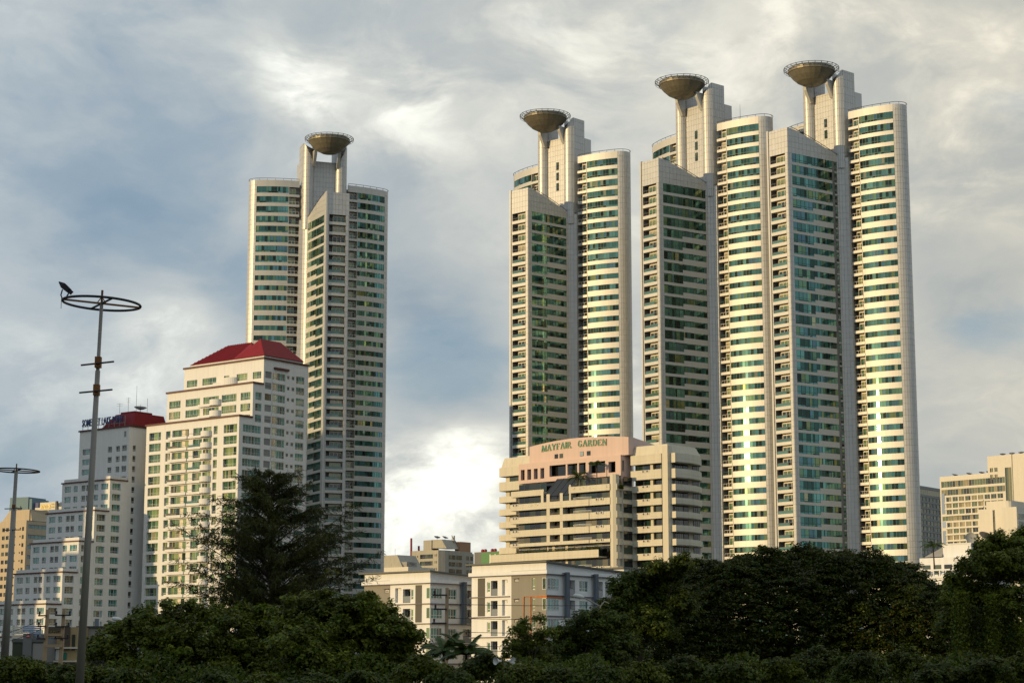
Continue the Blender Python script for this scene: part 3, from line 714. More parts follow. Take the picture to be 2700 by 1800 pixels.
# sign standing on the roof edge, aerials and dish
mat('sign_blue', (.012, .04, .14), .45, 0, .5, .1)
S = thing('rooftop_sign', 'dark blue block lettering standing on the edge of the left hotel roof', 'sign', (C.x, C.y, 0), R(GA))
L_ = text_letters(S, 'SOMERSET LAKE POINT', 2.15, 'sign_blue', (-21.2, .05, 74.9), depth=.25, bold=.02)
for o in [q for q in S.children]: o.location.x = -21.2 + (o.location.x + 21.2) * 18.6 / L_; o.scale.x = 18.6 / L_
sf = MB().box(-21.4, -2.3, .12, .22, 74.72, 74.84).box(-21.4, -2.3, .25, .33, 76.2, 76.3)
for i in range(9): sf.box(-21.2 + i * 2.35, -21.08 + i * 2.35, .2, .3, 73.72, 76.9)
sf.build('sign_frame', 'grey_paint', S)
def dish(label, x, y, z, r, az, el, m='rail_metal', base=1.2):
    d = thing('satellite_dish', label, 'dish', (x, y, z), az, 'rooftop satellite dishes')
    MB().tube([(0, 0, 0), (0, 0, base)], .09, 6).build('mast', 'rail_metal', d)
    prof = [(r * i / 6, .38 * r * (i / 6) ** 2) for i in range(7)]; b = MB().lathe([(max(p, .01), q) for p, q in prof], 18)
    o = b.build('reflector', m, d); o.location = (0, 0, base); o.rotation_euler = (PI / 2 - el, 0, 0)
    f = MB().tube([(0, 0, 0), (0, 0, r * .8)], .04, 5).build('feed_arm', 'rail_metal', o)
    return d
def local(bx, p): 
    a = bx.rotation_euler.z; k = bx.scale.x; return (bx.location.x + k * (p[0] * cos(a) - p[1] * sin(a)), bx.location.y + k * (p[0] * sin(a) + p[1] * cos(a)), bx.location.z + k * p[2])
dish('black satellite dish on the maroon mansard roof of the left hotel', *local(B, (-2.4, 6, 78.4)), 1.9, R(20), R(72), 'rail_metal', .7)
def aerial(label, x, y, z, h, bars):
    a = thing('rooftop_aerial', label, 'aerial', (x, y, z), random.uniform(0, 3), 'thin rooftop aerials')
    MB().tube([(0, 0, 0), (0, 0, h)], .05, 5).build('mast', 'rail_metal', a)
    for i in range(bars): m = MB().tube([(-1.0 + .15 * i, 0, h - .3 - .6 * i), (1.0 - .15 * i, 0, h - .25 - .6 * i)], .03, 4).build('crossbar', 'rail_metal', a)
for nm, x, y, h, n in (('tall thin whip aerial beside the dish on the left hotel roof', -4.2, 6, 8.0, 0), ('comb aerial left of the whip on the left hotel roof', -6.6, 5, 4.6, 3), ('small comb aerial farthest left on the left hotel roof', -10.4, 5, 3.2, 2), ('comb aerial right of the dish on the left hotel roof', -1.6, 8, 4.2, 3)):
    aerial(nm, *local(B, (x, y, 78.4)), h, n)
# ---------------------------------------------------------------- cream balcony building with the pink lettered wall
mat('cream', (.55, .51, .405), .8, 0, .3, .03, noise=.06, nscale=.25, streak=.16, bump=.1, bscale=2)
mat('pink', (.56, .42, .365), .8, 0, .3, .02, noise=.05, nscale=.2, streak=.10)
mat('sign_green', (.012, .16, .085), .4, 0, .5, .1)
mat('sign_edge', (.55, .45, .30), .5)
mat('skylight', (.012, .012, .011), .12, 0, .6, .2)
mat('aircon', (.42, .40, .36), .6); mat('fan_dark', (.03, .03, .03), .6)
KM = .86; GM = -42; CM = at(1300 + 1780 * .2551, 1130 + 165 * .2551, 455 * KM)     # storeys of 2.7 m
Mf = thing('balcony_apartments', 'cream apartment building of stacked balconies with a pink penthouse wall on top', 'building', (CM.x, CM.y, EYE * (1 - KM)), R(GM)); Mf.scale = (KM,) * 3
def bx(name, x0, x1, y0, y1, z0, z1, m, parent=None): return MB().box(x0, x1, y0, y1, z0, z1).build(name, m, parent or Mf)
_ac = None
def aircon(parent, x, y, z, rz=0):
    global _ac
    if _ac is None:
        m = MB().box(0, .85, 0, .3, 0, .62); k = len(m.f); _ac = (m.mesh('aircon_unit', 'aircon'), MB().tube([(.3, -.02, .31), (.3, 0.005, .31)], .24, 10).mesh('fan', 'fan_dark'))
    o = place('aircon_unit', _ac[0], parent, (x, y, z), rz); place('fan', _ac[1], o); return o
XL, XR = -42.8, -10.3
tops = [45.7 - 3.17 * k for k in range(11)]      # parapet tops of the balcony floors
bx('main_body', XL + 1.0, XR - .3, -4.2, 9, 0, 45.2, 'cream'); bx('wing_body', -10.2, .1, 1.6, 13, 0, 52.0, 'cream'); bx('left_body', -50.6, -41.5, .8, 11, 0, 53.5, 'cream')
bx('link_body', -11.6, -9.8, -3.6, 3, 0, 45, 'cream')
fm = Fac(Mf, 0, -4.2, 0)
def par_box(name, x0, x1, y0, z1, h, parent=None, depth=1.7, groove=True):
    p = MB().box(x0, x1, y0 + .05, y0 + depth, z1 - h, z1 - h + .25).box(x0, x1, y0, y0 + .18, z1 - h, z1)
    if groove: p.box(x0 + .02, x1 - .02, y0 - .03, y0 - .004, z1 - .2, z1 - .02).box(x0 + .02, x1 - .02, y0 - .03, y0 - .004, z1 - h * .5 - .2, z1 - h * .5)
    return p.build(name, 'cream', parent or Mf)
for k, zt in enumerate(tops):
    if zt < 14: break
    zw0, zw1 = zt + .05, zt + 1.75           # glazing seen above this parapet
    if k == 0:
        par_box('balcony', -24.1, -11.6, -6.3, zt, 1.5); par_box('balcony', XL, -32.2, -6.0, zt, 1.4)
    elif k == 5:
        par_box('terrace_wall', -48.2, -14.2, -7.4, zt + .7, 1.8, depth=3.2); 
    else:
        h = 1.55 if k != 4 else .8
        par_box('balcony', XL, -17.95, -6.3, zt, h); par_box('balcony', -17.85, -11.6, -6.2, zt, h)
        for xx in (-41.9, -40.9, -15.8, -14.4): aircon(Mf, xx, -6.36, zt - .55)
        fm.put('round_railing', MB().tube([(-22.6 + 5.6 * i / 8, -2.2 - .9 * sin(PI * i / 8), zt + .42) for i in range(9)], .06, 4).tube([(-22.6 + 5.6 * i / 8, -2.2 - .9 * sin(PI * i / 8), zt + .15) for i in range(9)], .05, 4), 'white_rail')
    for a, b, n in ((-41.6, -32.8, 5), (-32.2, -31.2, 1), (-30.2, -27.0, 3), (-26.1, -24.0, 2), (-23.8, -12.2, 7)):
        if k == 0 and not (a < -40 or a == -23.8): continue
        fm.win(a, b, zt - 1.3, zw1, n, n, 'dusk_glass', 'dark_frame', out=.15, bar=.05)
    if 0 < k < 5:
        for a, b in ((-31.2, -30.2), (-27.0, -26.1)): bx('pier', a, b, -6.15, -4.19, zt - .2, zt + 1.9, 'cream')
        fm.put('grille', MB().box(-30.2, -27.0, -1.95, -1.9, zt + .02, zt + .1).box(-30.2, -27.0, -1.95, -1.9, zt + .2, zt + .27).box(-30.2, -27.0, -1.95, -1.9, zt + .36, zt + .43).box(-30.2, -27.0, -1.95, -1.9, zt + .52, zt + .58), 'iron_rail')
    # return side and right wing
    MB().box(-11.6, -10.0, -5.6, -5.42, zt - 1.5, zt).box(-10.18, -10.0, -5.42, -.35, zt - 1.5, zt).box(-11.6, -10.19, -5.42, -.35, zt - 1.5, zt - 1.25).build('side_balcony', 'cream', Mf)
    ri = Fac(Mf, -11.6 + 1.81, 0, PI / 2); ri.win(-3.5, -.4, zt - .3, zw1, 2, 2, 'dusk_glass', 'dark_frame', out=.15)
    if k % 2 == 0: aircon(Mf, -9.99, -3.4, zt - .5, PI / 2)
rtops = [52.5, 48.9] + [45.3 - 3.15 * k for k in range(11)]
fw = Fac(Mf, 0, 1.6, 0); fs = Fac(Mf, .1, 0, PI / 2)
sp_o = [(2.2, 1.0), (2.7, 3.2), (2.85, 5.5), (2.6, 8.0), (1.9, 10.6), (.7, 13.0)]; sp_i = [(2.0, 1.0), (2.5, 3.2), (2.65, 5.5), (2.4, 8.0), (1.7, 10.5), (.5, 12.8)]
for k, zt in enumerate(rtops):
    if zt < 14: break
    h = 2.2 if k < 2 else 1.5
    par_box('balcony', -10.05, -.95, -.35, zt, h, depth=1.9)
    m = MB().strip(sp_o, sp_i, zt - h, zt); m.strip(sp_o, [(.1, y) for x, y in sp_o], zt - h, zt - h + .22); m.box(.4, 2.2, .8, .99, zt - h, zt)
    m.strip([(x + .03, y) for x, y in sp_o], sp_o, zt - h * .55, zt - h * .5)
    m.build('curved_balcony', 'cream', Mf)
    zg0, zg1 = zt - h - 1.75, zt - h + .05
    fw.win(-9.9, -5.2, zg0, zg1, 2, 3, 'dark_glass', 'dark_frame', out=.15); fw.win(-4.4, -1.1, zg0, zg1, 3, 4, 'dusk_glass', 'dark_frame', out=.15, bar=.05)
    bx('pier', -5.2, -4.4, .9, 1.62, zg0, zg1, 'cream')
    fs.win(1.75, 2.6, zg0, zg1, 1, 1, 'skylight', 'dark_frame', out=.15); fs.win(3.0, 6.2, zg0, zg1, 4, 4, 'curtain_bronze' if False else 'dusk_glass', 'dark_frame', out=.15, bar=.05)
    fs.win(6.3, 8.2, zg0, zg1, 1, 1, 'skylight', 'dark_frame', out=.15); fs.win(10.2, 12.6, zg0, zg1, 3, 3, 'dusk_glass', 'dark_frame', out=.15, bar=.05)
    if k > 0:
        aircon(Mf, -6.6, -.42, zt - .6); aircon(Mf, -5.4, -.42, zt - .6)
bx('corner_pier', -.85, .75, -.2, 1.5, 0, 54.2, 'cream'); 
MB().prism([(-11.7, -6.05), (-10.9, -6.05), (-10.25, -5.65), (-10.25, -4.4), (-11.7, -4.4)], 0, 47.9).build('corner_pier', 'cream', Mf)
MB().hexa([(-9.9, .2, 52.5), (.7, .2, 52.5), (.9, 12.6, 52.5), (-9.9, 12.6, 52.5)], [(-9.3, .6, 54.7), (.1, .6, 54.7), (.1, 11.4, 54.7), (-9.3, 11.4, 54.7)]).build('roof_cap', 'cream', Mf)
MB().hexa([(-50.9, -.6, 52.5), (-41.2, -.6, 52.5), (-41.2, 11, 52.5), (-50.9, 11, 52.5)], [(-50.0, -.3, 54.9), (-41.2, -.3, 54.9), (-41.2, 11, 54.9), (-50.0, 11, 54.9)]).build('roof_cap', 'cream', Mf)
fl = Fac(Mf, 0, .8, 0)
for k, zt in enumerate(rtops):
    if zt < 16: break
    h = 2.2 if k < 2 else 1.5; x1 = -43.3 if k < 2 else -45.6
    m = MB().box(-50.9, x1, -1.0, -.8, zt - h, zt).box(-50.9, x1, -.8, .79, zt - h, zt - h + .2)
    m.strip([(-50.9, -1.0), (-51.3, -.9), (-51.55, -.5), (-51.6, 1.5), (-51.6, 6)], [(-50.9, -.85), (-51.2, -.75), (-51.4, -.4), (-51.45, 1.5), (-51.45, 6)], zt - h, zt); m.build('balcony', 'cream', Mf)
    fl.win(-49.2, x1 - .1, zt - h - 1.75, zt - h + .05, 3, 3, 'dusk_glass', 'dark_frame', out=.15)
    MB().box(-50.75, -50.6, 1.2, 2.6, zt - h - 1.7, zt - h).build('side_window', 'dusk_glass', Mf)
# pink penthouse
ops = [(-42.6 + 2.12 * i, -41.35 + 2.12 * i, 48.75, 51.3) for i in range(4)] + [(-33.3, -21.9, 49.0, 51.7), (-20.9, -15.9, 48.9, 51.65), (-14.9, -12.8, 48.75, 51.3)]
pf = Fac(Mf, 0, -2.6, 0)
pf.wall(-43.3, -11.2, 47.9, 52.6, ops, 'pink', t=.9, name='pink_wall')
MB().box(-43.3, -11.2, -2.59, 1.0, 52.45, 52.75).build('ledge', 'pink', Mf); MB().box(-43.3, -43.1, -2.59, 1, 47.9, 52.4).build('pink_side', 'pink', Mf)
MB().box(-43.2, -11.4, -1.0, -.8, 45.3, 52.4).build('loggia_back', 'dusk_glass', Mf); MB().box(-43.2, -11.3, -2.58, -1.0, 47.9, 48.2).build('loggia_floor', 'cream', Mf)
ps = Fac(Mf, -11.2, 0, PI / 2); ps.wall(-2.6, 1.5, 45.0, 52.6, [(-2.0, -1.3, 48.9, 51.5), (-1.9, -1.3, 46.0, 47.2)], 'pink', t=.3, name='pink_side'); MB().box(-11.6, -11.5, -2.4, 1, 45, 52).build('side_back', 'dusk_glass', Mf)
for x in (-28.2, -24.6): MB().box(x, x + .5, -2.5, -2.0, 49.0, 51.7).build('loggia_post', 'pink', Mf)
n = 16; top = lambda t: 56.9 + .95 * (1 - (2 * t - 1) ** 2)
m = MB(); xs = [-40.7 + (31.0) * i / n for i in range(n + 1)]
for i in range(n):
    t0, t1 = i / n, (i + 1) / n; x0, x1 = xs[i], xs[i + 1]; y0, y1 = -1.5 - .55 * (1 - (2 * t0 - 1) ** 2), -1.5 - .55 * (1 - (2 * t1 - 1) ** 2)
    k = len(m.v); m.v += [(x0, y0, 52.7), (x1, y1, 52.7), (x1, 1, 52.7), (x0, 1, 52.7), (x0, y0, top(t0)), (x1, y1, top(t1)), (x1, 1, top(t1)), (x0, 1, top(t0))]
    m.f += [tuple(j + k for j in f) for f in ([(0, 1, 5, 4), (4, 5, 6, 7), (2, 3, 7, 6)] + ([(3, 0, 4, 7)] if i == 0 else []) + ([(1, 2, 6, 5)] if i == n - 1 else []))]
m.build('sign_wall', 'pink', Mf)
MB().hexa([(-40.7, 1.01, 52.7), (-9.7, 1.01, 52.7), (-9.7, 11, 52.7), (-40.7, 11, 52.7)], [(-40.7, 1.01, 56.8), (-9.7, 1.01, 56.85), (-9.7, 11, 55.6), (-40.7, 11, 55.6)]).build('penthouse', 'pink', Mf)
curve_y = lambda x: -1.5 - .55 * (1 - (2 * (x + 40.7) / 31 - 1) ** 2)
for x, gm in ((-32.2, 'dusk_glass'), (-30.6, 'dusk_glass'), (-24.1, 'cream_lit'), (-22.0, 'dusk_glass')):
    if gm == 'cream_lit' and 'cream_lit' not in MATS: mat('cream_lit', (.75, .7, .5), .04, .9)
    w = MB().box(x, x + 1.15, curve_y(x) - .06, curve_y(x) + .1, 53.35, 54.45).build('window', 'dark_frame', Mf); MB().box(x + .08, x + 1.07, curve_y(x) - .1, curve_y(x) - .062, 53.43, 54.37).build('pane', gm, w)
# sloping dark skylight over the middle balconies
v = [(-32.1, -6.1, 43.9), (-24.0, -6.1, 43.9), (-22.6, -2.75, 48.3), (-30.6, -2.75, 48.3)]
m = MB(); m.add(v + [(x, y + .3, z - .2) for x, y, z in v], [(0, 1, 2, 3), (7, 6, 5, 4), (0, 4, 5, 1), (1, 5, 6, 2), (2, 6, 7, 3), (3, 7, 4, 0)]); sk = m.build('skylight', 'skylight', Mf)
for t in (0, .25, .5, .75, 1):
    a = Vector(v[0]).lerp(Vector(v[1]), t); b = Vector(v[3]).lerp(Vector(v[2]), t); MB().tube([a + Vector((0, -.03, .03)), b + Vector((0, -.03, .03))], .07, 4).build('glazing_bar', 'dark_frame', sk)
for i in range(4): MB().box(-31.9 + 2 * i, -30.1 + 2 * i, -5.9, -5.8, 42.5, 43.85).build('skylight_window', 'dusk_glass', sk)
bx('skylight_cheek', -24.0, -23.5, -6.25, -4.2, 42.4, 46.2, 'cream'); bx('skylight_cheek', -33.0, -32.2, -6.1, -4.2, 42.4, 45.2, 'cream')
# green serif lettering
STROKES = {'M': [(0, 0, .12, 1, .16), (.12, 1, .45, .1, .2), (.45, .1, .78, 1, .1), (.8, 0, .8, 1, .2)], 'A': [(.08, 0, .4, 1, .08), (.4, 1, .74, 0, .2), (.2, .35, .6, .35, .07)],
           'Y': [(.06, 1, .4, .45, .2), (.4, .45, .74, 1, .08), (.4, 0, .4, .45, .2)], 'F': [(.14, 0, .14, 1, .2), (.14, .95, .62, .95, .09), (.14, .52, .48, .52, .08), (.62, .75, .62, .98, .06)],
           'I': [(.12, 0, .12, 1, .2)], 'R': [(.14, 0, .14, 1, .2), (.14, .95, .5, .95, .08), (.14, .5, .5, .5, .08), (.55, .55, .55, .9, .18), (.38, .5, .76, 0, .18)],
           'G': [(.14, .2, .14, .8, .2), (.16, .85, .4, .98, .1), (.4, .98, .62, .88, .08), (.16, .15, .4, .02, .1), (.4, .02, .64, .12, .08), (.64, .05, .64, .42, .18), (.5, .42, .78, .42, .06), (.64, .7, .64, .95, .06)],
           'D': [(.14, 0, .14, 1, .2), (.14, .96, .45, .96, .08), (.14, .04, .45, .04, .08), (.45, .96, .66, .78, .12), (.45, .04, .66, .22, .12), (.68, .22, .68, .78, .2)],
           'E': [(.14, 0, .14, 1, .2), (.14, .95, .6, .95, .09), (.14, .52, .46, .52, .08), (.14, .05, .64, .05, .09), (.6, .76, .6, .98, .06), (.64, .02, .64, .25, .06)],
           'N': [(.1, 0, .1, 1, .08), (.12, 1, .7, .02, .2), (.72, 0, .72, 1, .08)]}
WID = {'M': .95, 'A': .84, 'Y': .84, 'F': .7, 'I': .26, 'R': .82, 'G': .84, 'D': .82, 'E': .74, 'N': .84}
SERIF = {'M': [.04, .8], 'A': [.1, .72], 'Y': [.4], 'F': [.14], 'I': [.12], 'R': [.14, .74], 'G': [], 'D': [], 'E': [], 'N': [.1]}
Sg = thing('letter_sign', 'green serif capital letters fixed to the pink wall', 'sign', (CM.x, CM.y, EYE * (1 - KM)), R(GM)); Sg.scale = (KM,) * 3
txt = 'MAYFAIR GARDEN'; H_ = 1.5; tot = sum(WID.get(c, 1.05) + .1 for c in txt); sc = 20.6 / tot / H_; x = -36.3
for ch in txt:
    if ch == ' ': x += 1.15 * H_ * sc; continue
    zb_ = 55.35 + .28 * (1 - (2 * (x + 36.3) / 20.6 - 1) ** 2)
    for lay, (g, dy, m_) in enumerate(((.0, -.14, 'sign_green'), (.055, -.02, 'sign_edge'))):
        m = MB()
        for si, (x0, y0, x1, y1, w) in enumerate(STROKES[ch] + [(q - .17, .03, q + .17, .03, .07) for q in SERIF[ch]]):
            p, q = Vector((x0 * sc, y0)) * H_, Vector((x1 * sc, y1)) * H_; d_ = (q - p).normalized(); nn = Vector((-d_.y, d_.x)) * (w * H_ * .5 + g); e_ = d_ * g; dz = si * .0035
            pts = [p - nn - e_, q - nn + e_, q + nn + e_, p + nn - e_]
            m.add([(a.x, dz, a.y) for a in pts] + [(a.x, .1 + dz, a.y) for a in pts], [(0, 1, 2, 3), (7, 6, 5, 4), (0, 4, 5, 1), (1, 5, 6, 2), (2, 6, 7, 3), (3, 7, 4, 0)])
        if lay == 0: L0 = place('letter', m.mesh('letter', m_), Sg, (x, curve_y(x + .4) - .22, zb_))
        else: place('letter_edge', m.mesh('letter_edge', m_), L0, (0, .11, 0))
    x += (WID[ch] + .1) * H_ * sc

# ---------------------------------------------------------------- the two low white apartment blocks
mat('block_white', (.67, .675, .67), .8, 0, .3, .02, noise=.04, nscale=.3, streak=.10)
mat('block_grey', (.225, .21, .175), .8, 0, .3, .02, noise=.05, nscale=.3, streak=.1); mat('stripe_grey', (.10, .094, .08), .8, 0, .3, .02, noise=.05)
mat('band_purple', (.12, .105, .125), .7); mat('pipe_orange', (.55, .16, .03), .5, 0, .4); mat('slat_blue', (.13, .155, .19), .6, 0, .4, .06)
mat('roof_edge', (.10, .105, .095), .7)
def low_block(label, px, py, Y, rot, W, D, floors, z0, spec):
    c = at(px, py, Y); B_ = thing('apartment_block', label, 'building', (c.x, c.y, 0), R(rot), 'low white apartment blocks')
    f, r = Fac(B_, 0, 0, 0), Fac(B_, 0, 0, PI / 2); fh = 3.08
    op = []; gr = []; 
    for k in range(floors):
        z = z0 - fh * k
        for a, b, lo, hi, kind in spec['front']:
            (gr if a >= spec['g'][0] and b <= spec['g'][1] else op).append((a, b, z + lo, z + hi))
    ztop = z0 + .75
    g0, g1 = spec['g']
    if g0 > -W: f.wall(-W, g0, 0, ztop, op, 'block_white', t=.5)
    if g1 < 0: f.wall(g1, 0, 0, ztop, op, 'block_white', t=.5)
    f.wall(g0, g1, 0, ztop, gr, 'block_grey', t=.3, name='grey_wall', out=.03)
    f.box('inner_wall', -W + .1, -.1, -1.4, -1.3, 0, ztop, 'block_white')
    so = []
    for k in range(floors):
        z = z0 - fh * k
        for a, b, lo, hi, kind in spec['side']: so.append((a, b, z + lo, z + hi))
    r.wall(0, D, 0, ztop, so, 'block_white', t=.9); r.box('inner_wall', .3, D - .1, -1.4, -1.2, 0, ztop, 'block_white')
    for fac, key in ((f, 'front'), (r, 'side')):
        for k in range(floors):
            z = z0 - fh * k
            for a, b, lo, hi, kind in spec[key]:
                if kind == 'n': w = fac.win(a, b, z + lo, z + hi, 1, 1, 'teal_glass' if key == 'side' else 'curtain_glass', 'window_frame', out=-.1, bar=.1); place('transom', MB().box(0, b - a, -.01, .09, (hi - lo) * .28, (hi - lo) * .28 + .08).mesh('transom', 'window_frame'), w)
                elif kind == 'w': w = fac.win(a, b, z + lo, z + hi, 3, 6, 'teal_glass', 'window_frame', out=-.1, bar=.09); place('transom', MB().box(0, b - a, -.01, .09, (hi - lo) * .28, (hi - lo) * .28 + .08).mesh('transom', 'window_frame'), w)
                elif kind == 'c':      # corner bay window, wraps round the corner
                    w = fac.win(a, b, z + lo, z + hi, 4, 8, 'teal_glass', 'window_frame', out=.06, bar=.09); place('transom', MB().box(0, b - a, -.01, .09, (hi - lo) * .28, (hi - lo) * .28 + .08).mesh('transom', 'window_frame'), w)
                    f.win(-.75, -.01, z + lo, z + hi, 1, 1, 'curtain_glass', 'window_frame', out=.06, bar=.06)
                elif kind == 'b':
                    fac.win(a + .05, a + (b - a) * .42, z + lo, z + hi - .15, 1, 1, 'dusk_glass', 'window_frame', out=-1.1)
                    rl = fac.put('balcony_railing', MB().box(a, b, .03, .07, z + lo + 1.0, z + lo + 1.07).box(a + .02, a + .06, .03, .07, z + lo, z + lo + 1), 'iron_rail'); fac.put('rail_pane', MB().box(a + .05, b - .05, .04, .06, z + lo + .05, z + lo + 1.0), 'rail_grey', None)
                    if key == 'front' or k % 2: aircon(B_, *fac.pt(b - .95, -.55, z + lo + .02), fac.rz)
                    else: fac.put('wall_light', MB().box(b - .5, b - .3, 1.1, 1.28, z + hi - .75, z + hi - .35), 'dark_frame')
                elif kind == 'v':
                    fac.put('vent', MB().box(a + .1, b - .1, .02, .3, z + lo + .06, z + hi - .1), 'block_white'); fac.box('vent_grille', a + .2, b - .2, -.05, .02, z + lo + .12, z + hi - .2, 'grey_paint'); fac.box('vent_hood', a - .15, b + .1, .0, .35, z + hi, z + hi + .07, 'band_purple')
                elif kind == 'r':
                    fac.box('recess_vent', b - .4, b - .05, -.45, -.35, z + hi - .45, z + hi - .1, 'grey_paint'); fac.put('recess_back', MB().box(a, b, .46, .52, z + lo, z + hi), 'block_white')
    for a, b, za, zb in spec['stripe']: f.box('grey_stripe', a, b, .0, .05, za, zb, 'stripe_grey')
    # bands, fascia and the thin sloping roof
    for k in range(floors): 
        z = z0 - fh * k
        if k == 0:
            MB().box(-W - .3, .42, -.42, -.05, z + .02, z + .14).box(.05, .42, -.05, D, z + .02, z + .14).build('band', 'band_purple', B_)
        else:
            a = g1 if g1 < 0 else -W; b = 0 if g1 < 0 else g0
            MB().box(-W - .3 if g0 > -W + 1 else g1, min(g0 - .3, -.5) if g0 > -W + 1 else .3, -.25, -.03, z - .1, z + .05).build('band', 'band_purple', B_)
            MB().box(.03, .3, -.2, D, z - .1, z + .05).build('band', 'band_purple', B_)
    MB().box(-W - .35, .4, -.4, -.06, z0 + .15, z0 + .68).box(.06, .4, -.06, D, z0 + .15, z0 + .68).build('upper_balustrade', 'block_white', B_)
    zr = z0 + 1.5; n = 8
    m = MB()
    for i in range(n):
        y0, y1 = D * i / n, D * (i + 1) / n; za = lambda y: zr + .35 - 1.0 * (y / D) ** .8 * (D / 24)
        k = len(m.v); m.hexa([(-W, y0 + .05, z0 + .6), (-.05, y0 + .05, z0 + .6), (-.05, y1 + .05, z0 + .6), (-W, y1 + .05, z0 + .6)], [(-W, y0 + .05, za(y0)), (-.05, y0 + .05, za(y0)), (-.05, y1 + .05, za(y1)), (-W, y1 + .05, za(y1))])
    m.build('attic', 'block_white', B_)
    m = MB()
    for i in range(n):
        y0, y1 = -.7 + (D + .7) * i / n, -.7 + (D + .7) * (i + 1) / n; q = lambda y: zr + .355 - 1.0 * (max(y, 0) / D) ** .8 * (D / 24)
        m.hexa([(-W - .7, y0, q(y0)), (.55, y0, q(y0)), (.55, y1, q(y1)), (-W - .7, y1, q(y1))], [(-W - .7, y0, q(y0) + .22), (.55, y0, q(y0) + .22), (.55, y1, q(y1) + .22), (-W - .7, y1, q(y1) + .22)])
    m.build('roof', 'roof_edge', B_)
    for v in spec['fins']:
        fin = MB()
        for i in range(4): fin.box(.42, .95, v + i * .17, v + i * .17 + .1, z0 - 6.2, z0 + .5)
        fin.box(.4, .5, v - .1, v + .7, z0 - 6.2, z0 + .4).build('slat_fin', 'slat_blue', B_)
        MB().box(.4, .9, v - .6, v - .11, z0 + .3, z0 + .38).build('fin_bracket', 'slat_blue', B_)
    MB().box(-W + .05, -W + .3, .1, D, 0, z0 + .7).build('side_wall', 'block_white', B_)
    return B_
mat('rail_grey', (.19, .21, .22), .12, 0, .6, .1)
specR = dict(g=(-6.9, 0), stripe=[(-13.7, -12.25, 10.75, 16.6)], fins=[3.95, 11.15],
    front=[(-11.85, -11.2, -2.35, -.75, 'n'), (-11.05, -9.7, -2.9, -.6, 'b'), (-8.8, -7.7, -2.9, -.5, 'r'), (-6.25, -5.45, -.95, -.45, 'v'), (-2.8, -2.2, -2.2, -.45, 'n')],
    side=[(.1, 2.9, -2.2, -.45, 'c'), (4.75, 7.0, -2.95, -.6, 'b'), (8.05, 10.2, -2.3, -.65, 'w'), (11.95, 14.0, -2.95, -.6, 'b'), (14.6, 17.0, -2.95, -.6, 'b'), (18.2, 20.4, -2.3, -.65, 'w'), (21.6, 23.8, -2.95, -.6, 'b')])
BR = low_block('low white apartment block with orange pipes running down its grey corner', 900 + 1590 * .34, 1380 + 305 * .34, 300, -40, 15.0, 25.5, 5, 16.75, specR)
m = MB()
for u in (-4.35, -3.05): m.tube([(u, -.12, 2), (u, -.12, 13.55), (.12, -.12, 13.55 + (.0 if u < -4 else -.22)), (.12, 3.8, 13.55 + (.0 if u < -4 else -.22))], .085, 6)
m.build('orange_pipe', 'pipe_orange', BR)
specL = dict(g=(-14.3, -8.6), stripe=[(-3.1, -1.75, 9.9, 15.7)], fins=[7.0],
    front=[(-12.7, -12.1, -1.75, -.9, 'n'), (-9.75, -8.8, -1.2, -.6, 'v'), (-7.5, -6.2, -2.8, -.5, 'r'), (-5.8, -4.2, -2.85, -.7, 'b'), (-4.1, -3.55, -2.4, -.75, 'n')],
    side=[(.05, 2.7, -2.3, -.6, 'c'), (4.2, 6.2, -2.3, -.7, 'w'), (7.8, 10.3, -2.9, -.75, 'b'), (11.2, 13.4, -2.3, -.7, 'w')])
BL = low_block('low white apartment block without orange pipes, on the left of its twin', 900 + 690 * .34, 1380 + 380 * .34, 310, -40, 14.3, 18.0, 5, 15.85, specL)
# stair houses on the flat roofs
for bb, x0, x1, y0, y1, z0, h in ((BL, -3.5, 2.2, 19.5, 24, 0, 19.7), (BR, -12, -5.2, 26.5, 32, 0, 18.9)):
    p = thing('stair_house', 'white roof house with flat brown roof slab ' + ('behind the left low block' if bb is BL else 'behind the right low block'), 'building', (bb.location.x, bb.location.y, 0), bb.rotation_euler.z)
    MB().box(x0, x1, y0, y1, z0, h).build('wall', 'block_white', p); MB().box(x0 - 1.6, x1 + .6, y0 - .9, y1 + .5, h + .01, h + .25).build('roof', 'roof_edge', p)
    for i in range(3): MB().box(x0 + 1 + i * 1.6, x0 + 1.7 + i * 1.6, y0 - .05, y0 - .005, h - 1.9, h - .8).build('window', 'dusk_glass', p)
# ---------------------------------------------------------------- buildings farther off
mat('beige', (.44, .365, .26), .8, 0, .3, .03, noise=.07, nscale=.2, streak=.15); mat('concrete', (.36, .34, .28), .85, 0, .3, .04, noise=.1, nscale=.3, streak=.25)
mat('blue_clad', (.13, .20, .23), .7, 0, .3, .05); mat('blue_clad_dark', (.10, .105, .19), .7, 0, .3, .05); mat('gold', (.24, .19, .05), .35, .5); mat('billboard_green', (.02, .16, .03), .5); mat('red_steel', (.22, .015, .03), .5)
mat('cream_wall', (.60, .565, .48), .8, 0, .3, .02, noise=.05, streak=.1); mat('blue_film', (.22, .29, .42), .5, 0, .3, .2); mat('amber_glass', (.2, .18, .1), .06, 0, .7, .3, ior=1.6, ramp=[(0, (.10, .13, .07)), (.3, (.20, .18, .09)), (.55, (.05, .07, .05)), (.75, (.26, .22, .11)), (.9, (.02, .025, .02))])
def bld(name, label, px, py, Y, rot, cat='building'):
    c = at(px, py, Y); return thing(name, label, cat, (c.x, c.y, 0), R(rot)), c.z
